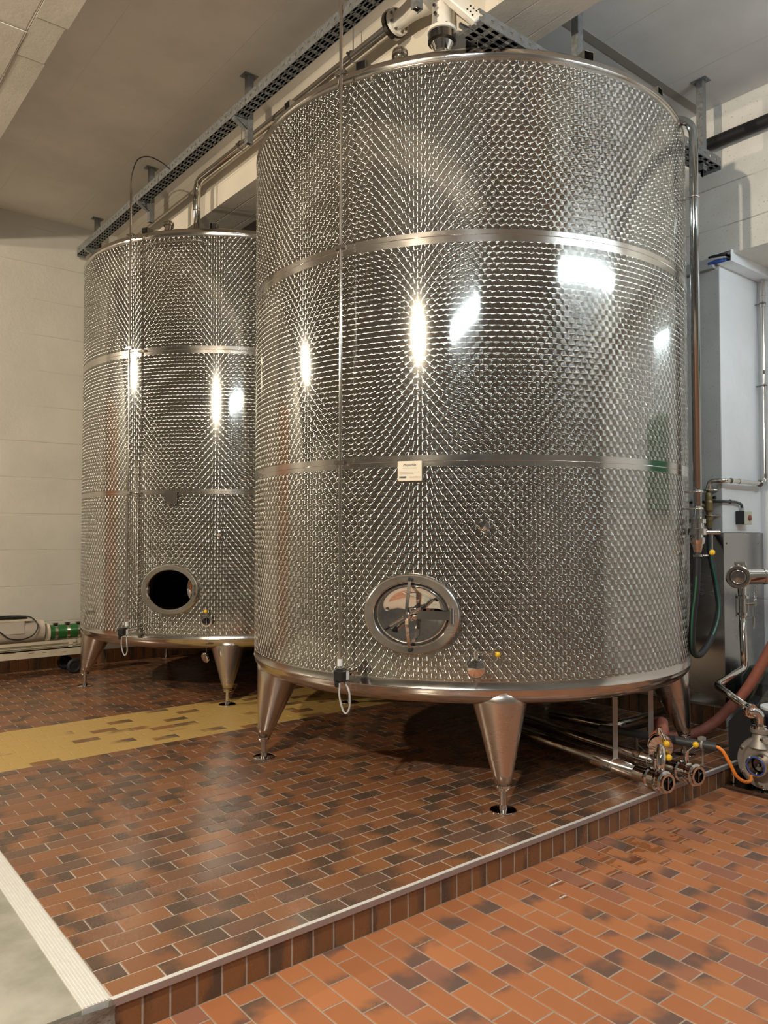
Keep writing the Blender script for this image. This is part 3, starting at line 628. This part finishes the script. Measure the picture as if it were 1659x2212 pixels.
c = Vector((2.93, .86, 6.0)); m = MB().obox(c, ax, ay, az_, .17, .035, .055, .008); V_.part('position_switch', m, MWHITE)
m = MB()
for u, v_ in ((.06, .02), (.09, .02), (.06, -.02), (.09, -.02), (.12, .03), (.12, -.02)): m.cut(); m.lathe(c+ax*u+az_*v_+ay*.034, ay, [(0, .008), (.003, .007)], 10)
for u, v_ in ((.06, .02), (.09, .02), (.06, -.02), (.09, -.02), (.12, .03), (.12, -.02)): m.cut(); m.lathe(c+ax*u+az_*v_-ay*.034, -ay, [(0, .008), (.003, .007)], 10)
V_.part('screw', m, MBLACK)
V_.part('air_hose', MB().tube(spline([(2.78, 1.25, 6.33), (2.76, 1.12, 6.22), (2.80, 1.02, 6.12)]), .008, 8), MBLUE)

# ------------------------------------------------------------------ right-hand side: pipes on wall
X = Th('black_pipe', 'fat black insulated pipe under the ceiling along the right wall', 'pipe', (6.24, 2, 5.89)); X.part('insulation', MB().tube([(6.21, -6, 5.89), (6.21, 3.6, 5.89)], .062, 20), MRUB)
m = MB()
for y in (-1.2, 1.4): m.cut(); m.box((6.135, y-.02, 5.815), (6.3, y+.02, 5.828)); m.box((6.135, y-.02, 5.815), (6.14, y+.02, ZCR))
X.part('support', m, MGALV)
S_ = Th('tank_side_pipe', 'vertical steel pipe standing close to the right side of the front tank', 'pipe', (4.82, .03, 1.9))
sp = bend([(4.812, .03, 1.98), (4.822, .03, 5.40), (4.73, .28, 5.50), (4.55, .62, 5.50)], .13, 8)
S_.part('pipe', MB().tube(sp, .036, 18), mat_steel('side pipe steel', .12, (.40, .42, .42)))
S_.part('union', MB().lathe((4.81, .03, 1.86), (0, 0, 1), [(0, .05), (.03, .058), (.05, .058), (.052, .045), (.075, .045), (.075, .075), (.125, .075), (.13, .05), (.17, .048), (.17, .066), (.205, .066), (.21, .04)], 24), MPOL)
m = MB()
for z in (2.15, 2.29, 4.75): m.cut(); m.torus((4.817, .03, z), (0, 0, 1), .039, .008, 20, 6); m.cyl((4.817, .03, z), (4.79, .125, z), .008, 8)
m.cut(); m.cyl((4.79, -.005, 1.955), (4.92, -.10, 1.955), .02, 12); S_.part('pipe_clamp', m, MSTEEL)
S_.part('reducer', MB().lathe((4.81, .03, 1.79), (0, 0, 1), [(0, .028), (.01, .03), (.075, .044)], 20), MREDUCER)
S_.part('hose_clip', MB().lathe((4.81, .03, 1.755), (0, 0, 1), [(0, .036), (.018, .036)], 16).cyl((4.83, .0, 1.764), (4.87, -.03, 1.764), .008, 8), MPOL)
S_.part('handle', MB().cyl((4.875, -.06, 1.95), (4.875, -.06, 1.81), .006, 8), MSTEEL); S_.part('knob', MB().ball((4.875, -.06, 1.79), .024), MYEL)
H = Th('wash_hose', 'black hose with a green stripe hanging in a loop beside the front tank', 'hose', (4.85, .03, 1.7))
hp = spline([(4.81, .03, 1.80), (4.80, .04, 1.5), (4.80, .072, 1.268), (4.81, .09, 1.04), (4.87, .105, .95), (5.0, .113, .935), (5.2, .125, 1.06), (5.5, .214, 1.252), (5.8, .393, 1.479), (6.05, .576, 1.732), (6.205, .67, 1.97)], 9)
hp = [p for p in hp]; H.part('hose_tube', MB().tube(hp, .028, 14), MRUB)
m = MB(); side = Vector((-.35, -.6, 0)).normalized()
for i in range(6, len(hp)-8):
    if 37 < i < 54:
        if i == 53: m.cut()
        continue
    p0, p1 = hp[i], hp[i+1]; d = (p1-p0).normalized(); vw = (CAMLOC*0+Vector((-.905, -.426, 0))); q = (vw-d*vw.dot(d)).normalized(); s_ = d.cross(q)
    m.rings([[p+q*cos(a)*.0287+s_*sin(a)*.0287 for a in (-.08, .12, .34)] for p in (p0, p1)], True, closed=False)
H.part('stripe', m, MGREEN)
W_ = Th('water_pipe', 'thin steel water pipe running down the recess corner and across the pier', 'pipe', (7.06, .52, 2.47))
W_.part('pipe', MB().tube(bend([(7.3-.2, .20, 4.68), (7.085, .50, 4.70), (7.06, .50, 4.64), (7.06, .50, 2.475), (6.44, .50, 2.475), (6.22, .52, 2.475), (6.205, .67, 2.475), (6.205, .67, 2.36)], .06, 6), .023, 14), MSTEEL)
m = MB()
for p, d in (((7.06, .50, 4.50), (0, 0, 1)), ((7.06, .50, 4.38), (0, 0, 1)), ((7.06, .50, 3.66), (0, 0, 1)), ((7.06, .50, 3.50), (0, 0, 1)), ((6.98, .50, 2.475), (1, 0, 0)), ((6.50, .50, 2.475), (1, 0, 0)), ((6.34, .50, 2.475), (1, 0, 0)), ((7.06, .50, 2.56), (0, 0, 1)), ((6.205, .67, 2.40), (0, 0, 1))):
    m.cut(); m.lathe(p, d, [(-.02, .028), (.02, .028)], 14)
W_.part('press_fitting', m, MPOL); m = MB()
for z in (4.40, 3.52): m.cut(); m.torus((7.06, .50, z), (0, 0, 1), .029, .008, 16, 6); m.cyl((7.06, .50, z), (7.06, YP, z), .008, 8); m.cyl((7.0, .47, z), (7.06, .47, z), .008, 8)
m.cut(); m.torus((6.94, .50, 2.475), (1, 0, 0), .03, .01, 16, 6); m.cyl((6.94, .5, 2.475), (6.94, YP, 2.475), .008, 8); W_.part('pipe_clamp', m, MDARKST)
B_ = Th('ball_valve', 'aged brass ball valve with blue handle on the grey pier', 'valve', (6.205, .67, 1.98))
B_.part('valve_body', MB().lathe((6.205, .67, 1.99), (0, 0, 1), [(0, .026), (.03, .026), (.03, .034), (.06, .034), (.06, .028), (.09, .03), (.09, .038), (.13, .038), (.14, .026), (.17, .026), (.19, .042), (.27, .042), (.29, .034), (.33, .034), (.36, .03), (.37, .03)], 16).cyl((6.205, .67, 2.2), (6.17, .75, 2.25), .02, 12), MBRASS)
B_.part('handle', MB().tube([(6.16, .74, 2.24), (6.14, .76, 2.18), (6.13, .76, 2.08)], .014, 10).obox((6.14, .75, 2.17), (0, 1, 0), (1, 0, 0), (0, 0, 1), .03, .012, .035, .006), MBLUE)
B_.part('coupling', MB().cyl((6.205, .67, 1.955), (6.205, .67, 2.0), .03, 14), MNAVY); B_.part('pipe_clamp', MB().torus((6.205, .67, 2.13), (0, 0, 1), .036, .01, 18, 6).cyl((6.205, .67, 2.13), (6.3, .60, 2.13), .012, 8).cyl((6.205, .67, 2.385), (6.3, .62, 2.385), .012, 8).torus((6.205, .67, 2.385), (0, 0, 1), .04, .012, 18, 6), MSTEEL)
E_ = Th('switch_box', 'small beige switch box with a round button on the white pier side', 'switch', (6.60, .57, 2.12))
E_.part('conduit', MB().tube(bend([(6.26, 1.0, 2.27), (6.26, .55, 2.27), (6.52, .55, 2.27), (6.64, .55, 2.25), (6.655, .55, 2.19)], .04, 5), .014, 10), MGREY)
E_.part('case', MB().obox((6.66, .535, 2.11), (1, 0, 0), (0, 1, 0), (0, 0, 1), .085, .045, .07, .006), MBEIGE); E_.part('side_cover', MB().obox((6.57, .535, 2.11), (1, 0, 0), (0, 1, 0), (0, 0, 1), .006, .045, .068, .004), MBLACK)
E_.part('button', MB().lathe((6.68, .49, 2.11), (0, -1, 0), [(0, .03), (.01, .03), (.012, .02), (.02, .018)], 16), MRED); E_.part('gland', MB().cyl((6.655, .55, 2.175), (6.655, .55, 2.21), .02, 10), MGREYC)
E_.part('clip', MB().torus((6.26, .72, 2.27), (0, 1, 0), .018, .006, 12, 6).lathe((6.27, .64, 2.31), (-1, 0, 0), [(0, .018), (.02, .016)], 10).torus((6.4, .55, 2.27), (1, 0, 0), .018, .006, 12, 6), MDARKST)
D_ = Th('cable_duct', 'white plastic cable duct under the lintel with an open end', 'cable duct', (6.5, .5, 4.7)); m = MB()
for a, b2 in (((6.25, .43, 4.66), (XN, .575, 4.665)), ((6.25, .43, 4.665), (XN, .436, 4.775)), ((6.25, .569, 4.665), (XN, .575, 4.775)), ((6.27, .43, 4.772), (XN, .575, 4.778))): m.box(a, b2)
D_.part('duct', m, MWHITE2)
D_ = Th('cable_duct', 'grey flat cable duct on the pier beside the tank side pipe', 'cable duct', (6.29, .9, 4.68)); D_.part('duct', MB().obox((6.268, .93+.3, 4.685), (1, 0, 0), (0, 1, 0), (0, 0, 1), .03, .62, .052, .004), plain('grey duct plastic', (.36, .37, .37), .5)); D_.part('seam', MB().box((6.235, .61, 4.70), (6.238, 1.85, 4.704)), MGREYC)
for lab, mt, zz, rr_ in (('thick blue cable in the open end of the white duct', MBLUE, 4.685, .02), ('grey cable in the open end of the white duct, above the blue one', MGREYC, 4.72, .012), ('black cable in the open end of the white duct, topmost', MBLACK, 4.75, .013)):
    q = Th('cable', lab, 'cable', (6.27, .55, zz)); q.part('sheath', MB().tube(spline([(7.0, .50, zz), (6.35, .50, zz), (6.27, .52, zz), (6.25, .58, zz), (6.25, .66, zz)]), rr_, 10), mt)
# steel cladding of the pier
K = Th('steel_cladding', 'dark stainless sheet cladding around the lower pier', 'cladding', (6.28, .57, .23))
K.part('sheet', MB().box((6.262, YP-.03, .235), (6.268, 2.4, 1.955)).box((6.262, YP-.03, .235), (XW+.82, YP-.024, 1.955)).box((6.258, YP-.034, .235), (6.27, YP-.022, 1.955)), MSHEET)
m = MB()
for (p, d) in (((6.33, YP-.03, 1.85), (0, -1, 0)), ((7.0, YP-.03, 1.85), (0, -1, 0)), ((6.262, .72, 1.86), (-1, 0, 0)), ((6.262, 1.3, 1.86), (-1, 0, 0))): m.cut(); m.lathe(p, d, [(0, .012), (.006, .008)], 10)
K.part('screw', m, MDARKST)
# recess odds
st = random.Random(5); m = MB(); n = 14; ringsv = []
for l in range(8): ringsv.append([Vector((6.62+.42*cos(2*pi*k/n)*(1-.25*(l/7)**2)*(1+st.uniform(-.12, .12)), .18+.36*sin(2*pi*k/n)*(1-.2*(l/7)**2)*(1+st.uniform(-.12, .12)), -.18+l*.115)) for k in range(n)])
m.rings(ringsv, False, True, True); o = m.obj('stone_block', MSTONE); o['label'] = 'dark rough stone block behind the pump at the recess'; o['category'] = 'stone'
# strainer with valve and pipe
N_ = Th('inline_strainer', 'steel strainer with round sight window and drop pipe in front of the steel cladding', 'strainer', (6.1, .3, .66))
ex = RT.copy(); ec = Vector((-.905, -.426, 0)); c = Vector((6.02, .29, 1.54))
m = MB().lathe(c-ec*.09, ec, [(0, .10), (.0, .105), (.15, .105), (.16, .11), (.185, .11), (.19, .10), (.19, .075)], 28, True, False); m.lathe(c+ex*.03, ex, [(0, .075), (.20, .075), (.20, .08), (.22, .08), (.22, .075), (.42, .075), (.42, .062), (.5, .062), (.5, .08), (.56, .08)], 24); N_.part('body', m, MSTEEL)
N_.part('sight_glass', MB().lathe(c+ec*.085, ec, [(0, .075), (.004, .07), (.008, .0)], 24), MSHEET); N_.part('window_ring', MB().torus(c+ec*.10, ec, .062, .005, 28, 6), MPOL)
N_.part('top_clamp', MB().obox(c+UPV*.125+ex*.02, ex, ec, UPV, .055, .03, .018, .006).obox(c+UPV*.11+ex*.05, ex, ec, UPV, .03, .02, .03, .006), MPOL)
m = MB().lathe(c+Vector((.03, -.02, -.10)), (0, 0, -1), [(0, .04), (.07, .038), (.08, .06), (.105, .06), (.105, .04)], 20); q = c+Vector((.03, -.02, -.18))
m.lathe(q-UPV*.0, (0, 0, -1), [(0, .045), (.025, .045), (.025, .03), (.16, .03), (.16, .045), (.185, .045), (.19, .028)], 20); N_.part('valve_body', m, MPOL)
m = MB()
for k in range(4): a = pi/4+k*pi/2; m.cut(); m.cyl(q+Vector((cos(a)*.055, sin(a)*.055, .02)), q+Vector((cos(a)*.055, sin(a)*.055, -.2)), .006, 8)
N_.part('tie_rod', m, MSTEEL); N_.part('handle', MB().cyl(q+ex*.03-UPV*.08, q+ex*.11-UPV*.08, .012, 10).cyl(q+ex*.10-UPV*.08, q+ex*.10-UPV*.2, .003, 6).cyl(q+ex*.105-UPV*.2, q+ex*.105-UPV*.31, .008, 8), MSTEEL)
m = MB()
for k in range(12): m.cut(); m.torus(c+ex*.16+UPV*(-.08-k*.018), ex if k % 2 else ec, .011, .0025, 8, 5)
N_.part('chain', m, MSTEEL)
N_.part('drop_pipe', MB().tube(bend([(q.x, q.y, q.z-.18), (6.115, .29, .665), (5.58, .29, .57), (5.22, -.19, .485)], .055, 6), .032, 18), MSTEEL)
# ------------------------------------------------------------------ transfer pump
U_ = Th('transfer_pump', 'centrifugal pump with round cast housing and black motor cover on a base plate', 'pump', (5.4, -.3, -.17))
U_.part('base_plate', MB().box((5.08, -.62, -.165), (5.95, -.03, -.135)).box((5.075, -.63, -.17), (5.955, -.02, -.16)), MDARKST)
m = MB()
for (x, y) in ((5.16, -.07), (5.85, -.07), (5.16, -.55), (5.85, -.55)): m.cut(); m.lathe((x, y, -.165), (0, 0, 1), [(0, .028), (.03, .026), (.03, .012), (.11, .012), (.11, .02), (.13, .02)], 12)
U_.part('foot_bolt', m, MSTEEL)
pc = Vector((5.20, -.31, .08)); px_ = Vector((-1, 0, 0))
m = MB().lathe(pc, px_, [(-.08, .19), (-.01, .215), (.02, .215), (.04, .205), (.045, .17), (.03, .155), (.03, .10), (.04, .085), (.06, .075)], 40); U_.part('pump_housing', m, MCAST)
m = MB().lathe(pc+px_*.03, px_, [(0, .082), (.10, .078), (.11, .085), (.125, .085), (.128, .068), (.03, .062)], 28, True, False); U_.part('inlet', m, MSTEEL)
U_.part('seal_ring', MB().torus(pc+px_*.158, px_, .070, .006, 28, 6), MBLUE); U_.part('impeller', MB().lathe(pc+px_*.06, px_, [(0, .062), (.02, .055), (.03, .018), (.06, .014), (.07, .0)], 20), MDARKST)
m = MB()
for k in range(6): a = pi/6+k*pi/3; m.cut(); m.lathe(pc+Vector((.0, cos(a)*.192, sin(a)*.192)), px_, [(0, .016), (.05, .016), (.056, .01)], 10)
U_.part('housing_bolt', m, MPOL)
m = MB().lathe((5.22, -.27, .20), (0, 0, 1), [(0, .10), (.05, .075), (.11, .055), (.115, .075), (.15, .078), (.155, .06)], 24); U_.part('outlet', m, MCAST)
m = MB().tube(bend([(5.21, -.27, .34), (5.21, -.27, .47), (5.13, -.205, .495)], .07, 8), .042, 18); m.lathe((5.21, -.27, .33), (0, 0, 1), [(0, .065), (.02, .068), (.035, .06), (.045, .06), (.05, .043)], 20); m.lathe((5.15, -.225, .49), (.4, .55, .05), [(-.02, .055), (.0, .06), (.02, .06), (.022, .052), (.04, .052), (.045, .034)], 20); U_.part('elbow', m, MPOL)
m = MB(); pr = [(.06, -.13), (.06, .32), (-.04, .445), (-.56, .445), (-.66, .32), (-.66, -.13)]; vs_ = [(5.34, y, z) for y, z in pr]+[(5.92, y, z) for y, z in pr]
m.add(vs_, [(0, 1, 2, 3, 4, 5), (11, 10, 9, 8, 7, 6)]+[(k, 6+k, 6+(k+1) % 6, (k+1) % 6) for k in range(6)]); U_.part('motor_cover', m, MRUB)
U_.part('top_disc', MB().lathe((5.62, -.26, .445), (0, 0, 1), [(0, .16), (.02, .16), (.03, .13)], 28), MWHITE2); U_.part('lock_handle', MB().tube([(5.3, -.05, -.08), (5.12, -.08, -.05)], .01, 8), MSTEEL)
# ------------------------------------------------------------------ drain pipes
def butterfly(T, q, d, r, knob):
    q, d = Vector(q), Vector(d).normalized(); m = MB().lathe(q, d, [(-.30, r+.004), (-.29, r+.004), (-.19, r+.002), (-.185, .075), (-.16, .082), (-.15, .07), (-.14, .07), (-.135, .076), (-.09, .076), (-.085, .066), (-.06, .066), (-.055, .082), (-.03, .084), (-.025, .07), (0, .072), (0, .052), (-.1, .05)], 28, False, False)
    vb = T.part('valve_body', m, MPOL); T.part('disc', MB().lathe(q-d*.07, d, [(0, .05), (.003, .0)], 20), MDARKST, vb)
    m = MB().obox(q-d*.03+UPV*.0, d, UPV, d.cross(UPV), .03, .046, .003); T.part('vane', m, MSTEEL, vb)
    c = q-d*.115; T.part('stem', MB().lathe(c+UPV*.07, UPV, [(0, .02), (.075, .02), (.08, .024), (.09, .024)], 16), MPOL, vb)
    h = c+UPV*.15; T.part('handle', MB().cyl(h, h+Vector(knob), .006, 8), MPOL, vb); T.part('knob', MB().ball(h+Vector(knob), .024), MYEL, vb)
kn = RT*.085+Vector((0, 0, .035))
dd = Vector((-.264, -1.475, 0)).normalized()
for lab, q, bar, kk in (('front drain pipe under the tank with an open valve end over the step edge', (4.05, -.135, .10), .52, RT*.10+Vector((0, 0, .012))), ('rear drain pipe under the tank, its valve end beside the orange cable', (4.395, -.185, .10), .46, RT*.075-FW*.0+Vector((0, 0, .06)))):
    T = Th('drain_pipe', lab, 'pipe', (q[0], q[1], .1)); q = Vector(q); T.part('pipe', MB().tube([q-dd*.19, q-dd*2.2, ], .054, 24).lathe(q-dd*.55, dd, [(-.004, .0552), (.004, .0552)], 24), MSTEEL)
    butterfly(T, q, dd, .054, kk)
    p = q-dd*bar; T.part('hanger_bar', MB().obox((p.x, p.y, .445), RT, FW.cross(RT).cross(RT), UPV, .02, .004, .295).torus((p.x, p.y, .1), dd, .056, .004, 24, 6), MCAST)
T = Th('branch_valve', 'upright valve with yellow knob between the red hose and the front drain pipe', 'valve', (4.12, -.02, .2))
T.part('elbow', MB().tube(bend([(4.075, -.05, .16), (4.09, -.055, .26), (4.14, -.02, .335), (4.2, .06, .36)], .06, 6), .036, 16), MPOL)
T.part('valve_body', MB().lathe((4.13, -.03, .325), (.78, .60, .18), [(0, .04), (.01, .088), (.03, .09), (.035, .07), (.05, .07), (.055, .09), (.075, .088), (.08, .05), (.13, .048)], 28), MPOL)
T.part('stem', MB().cyl((4.16, 0, .40), (4.165, 0.0, .47), .02, 14), MPOL); T.part('handle', MB().cyl((4.15, -.01, .46), (4.10, -.09, .385), .006, 8), MPOL); T.part('knob', MB().ball((4.10, -.095, .375), .024), MYEL)
T = Th('suction_hose', 'thick dusty red hose curving from the branch valve past the tank leg to the right', 'hose', (5.65, .54, .05))
T.part('hose_tube', MB().tube(spline([(4.22, .07, .36), (4.38, .11, .375), (4.53, .2, .385), (4.72, .32, .36), (4.93, .52, .27), (5.15, .66, .13), (5.38, .68, .06), (5.6, .57, .06), (5.78, .44, .16), (5.9, .32, .33), (5.97, .2, .50), (6.02, .06, .78), (6.05, -.08, 1.1), (6.05, -.2, 1.5)], 8), .047, 16), MRED)
T = Th('cable_conduit', 'dark grey plastic conduit on a small bracket beneath the tank edge', 'conduit', (4.6, .0, .28))
T.part('tube', MB().lathe((4.66, -.19, .275), (-.18, .80, .0), [(0, .028), (0, .034), (.95, .034)], 20, False, True).lathe((4.66, -.19, .275), (-.18, .80, .0), [(0, .028), (.08, .026)], 16, False, False), MGREY)
T.part('bracket', MB().torus((4.637, -.085, .275), (-.18, .80, 0), .038, .012, 20, 6).cyl((4.637, -.085, .24), (4.637, -.085, .12), .008, 8).box((4.61, -.10, .31), (4.665, -.06, .335)).cyl((4.637, -.085, .12), (4.637, .1, .02), .008, 8).lathe((4.637, .1, 0.001), (0, 0, 1), [(0, .04), (.006, .04), (.02, .01)], 16), MCAST)
T.part('support_leg', MB().cyl((4.52, .43, .25), (4.52, .43, .02), .014, 10).lathe((4.52, .43, 0.001), (0, 0, 1), [(0, .05), (.006, .05), (.03, .016)], 16).cyl((4.52, .43, .2), (4.60, .40, .12), .006, 8), MDARKST)
T = Th('cable', 'orange power cable from the grey conduit to the pump', 'cable', (4.7, -.2, .27)); T.part('sheath', MB().tube(spline([(4.63, -.06, .275), (4.665, -.205, .27), (4.70, -.26, .18), (4.76, -.29, .06), (4.85, -.31, .0), (4.98, -.30, -.02), (5.12, -.24, .01), (5.3, -.22, .03), (5.36, -.22, .04)]), .013, 10), MORANGE)
T = Th('outlet_pipe', 'dark steel pipe with elbow lying under the front tank behind its right leg', 'pipe', (5.2, 1.08, .12)); T.part('pipe', MB().tube(bend([(5.05, 1.75, .12), (5.10, 1.07, .12), (6.2, 1.10, .12)], .12, 6), .045, 18), MSTEEL); T.part('coupling', MB().lathe((5.26, 1.076, .12), (1, .03, 0), [(0, .05), (.03, .05)], 18), MSTEEL)

# ------------------------------------------------------------------ mobile pump on its cart (left)
Q = Th('mobile_pump', 'old cream wheeled pump cart with green clamp coupling at the left wall', 'pump', (1.6, 8.05, 0))
rr = random.Random(11)
Q.part('main_beam', MB().box((.0, 7.90, .26), (2.44, 7.915, .37)).box((.0, 7.90, .355), (2.44, 8.28, .37)).box((.0, 8.27, .26), (2.44, 8.285, .37)), MCREAM)
Q.part('upper_rail', MB().box((.0, 7.93, .43), (2.30, 7.95, .47)).box((.0, 7.93, .39), (2.30, 7.96, .398)).box((.0, 8.2, .43), (2.30, 8.22, .47)).box((2.20, 7.93, .37), (2.26, 7.96, .43)), MCREAM)
m = MB()
for k in range(9): x0 = .15+k*.25+rr.uniform(-.06, .06); z0 = rr.uniform(.29, .35); m.cut(); m.box((x0, 7.897, z0), (x0+rr.uniform(.05, .16), 7.9, z0+.005))
Q.part('paint_chip', m, MBLACK)
Q.part('motor_housing', MB().lathe((.3, 8.10, .62), (1, 0, 0), [(0, .10), (.05, .15), (1.5, .15), (1.55, .135), (1.60, .13)], 32), MPINK); Q.part('terminal_box', MB().box((1.0, 7.93, .60), (1.62, 8.12, .77)), MPINK)
Q.part('top_plate', MB().box((.8, 7.92, .765), (1.72, 8.2, .785)), MCREAM)
Q.part('clamp_coupling', MB().lathe((1.96, 8.05, .575), (1, 0, 0), [(0, .10), (.46, .10)], 32), MGREENP)
for x in (2.03, 2.19, 2.34):
    bo = Q.part('steel_band', MB().lathe((x, 8.05, .575), (1, 0, 0), [(0, .1025), (.04, .1025)], 32), MSTEEL); Q.part('band_screw', MB().obox((x+.02, 8.04, .69), (1, 0, 0), (0, 1, 0), (0, 0, 1), .03, .03, .013, .004), MDARKST, bo)
m = MB()
for x in (1.93, 2.42): m.cut(); m.lathe((x, 8.05, .575), (1, 0, 0), [(0, .125), (.03, .125)], 28)
m.cut(); m.add([(2.30, 8.0, .44), (2.44, 8.0, .36), (2.44, 8.0, .50), (2.30, 8.02, .44), (2.44, 8.02, .36), (2.44, 8.02, .50)], [(0, 1, 2), (5, 4, 3), (0, 3, 4, 1), (1, 4, 5, 2), (2, 5, 3, 0)]); Q.part('end_flange', m, MCREAM)
for (x, y) in ((2.26, 7.86), (2.26, 8.3), (.3, 7.86), (.3, 8.3)):
    wq = Q.part('wheel', MB().torus((x, y, .105), (0, 1, 0), .075, .03, 24, 8).cyl((x, y-.018, .105), (x, y+.018, .105), .07, 20), MRUB); Q.part('hub', MB().cyl((x, y-.03, .105), (x, y+.03, .105), .025, 12), MBLACK, wq)
Q.part('post', MB().box((1.24, 7.98, .77), (1.29, 8.03, .92)).ball((1.27, 8.0, .93), .05), MPINK)
T = Th('cable', 'coiled black cable lying on the cream pump cart', 'cable', (1.5, 8.0, .8))
T.part('sheath', MB().tube(spline([(1.0, 8.0, .83), (1.3, 8.02, .81), (1.55, 8.0, .83), (1.70, 7.92, .81), (1.77, 7.86, .70), (1.71, 7.86, .58), (1.58, 7.86, .53), (1.42, 7.86, .55), (1.32, 7.88, .63), (1.2, 7.9, .72)]), .010, 8), MBLACK)
T.part('bundle', MB().tube(spline([(.9, 8.05, .815), (1.2, 8.04, .82), (1.5, 8.05, .815), (1.68, 8.05, .80)]), .028, 10), MBLACK)
# ------------------------------------------------------------------ lamps out of frame
for k, (loc, dv, pw) in enumerate(FLOODS):
    d = Vector(dv).normalized(); a = d.orthogonal().normalized(); b2 = d.cross(a); L = Th('flood_light', ('warm floodlight high at the left wall', 'warm floodlight high near the camera')[k], 'lamp', loc)
    c = Vector(loc)-d*.16; L.part('housing', MB().obox(c, a, b2, d, .14, .14, .05, .01), MBLACK); L.part('bracket', MB().cyl(c-d*.05, (c.x, c.y, ZC), .012, 8), MDARKST)
for k, (a, b2, pw) in enumerate(TUBES):
    a, b2 = Vector(a), Vector(b2); c = (a+b2)/2; L = Th('tube_light', ('cold white tube light behind the camera at the right', 'cold white tube light above the camera', 'cold white tube light in the recess')[k], 'lamp', c)
    ln = (b2-a).length; area = 2*pi*.03*ln; e = pw/(area*pi)
    L.part('tube', MB().tube([a, b2], .03, 12), mat_emit('cold tube %d' % k, COLD, e)); d = (b2-a).normalized(); L.part('housing', MB().obox(c+UPV*.07, d, d.cross(UPV), UPV, ln/2+.03, .06, .02), MWHITE2)
    m = MB()
    for s_ in (-.8, .8): m.cut(); m.cyl(c+d*ln/2*s_+UPV*.09, c+d*ln/2*s_+UPV*(ZCR-c.z if c.x > 3 else ZC-c.z), .006, 6)
    if k < 2: L.part('hanger', m, MSTEEL)
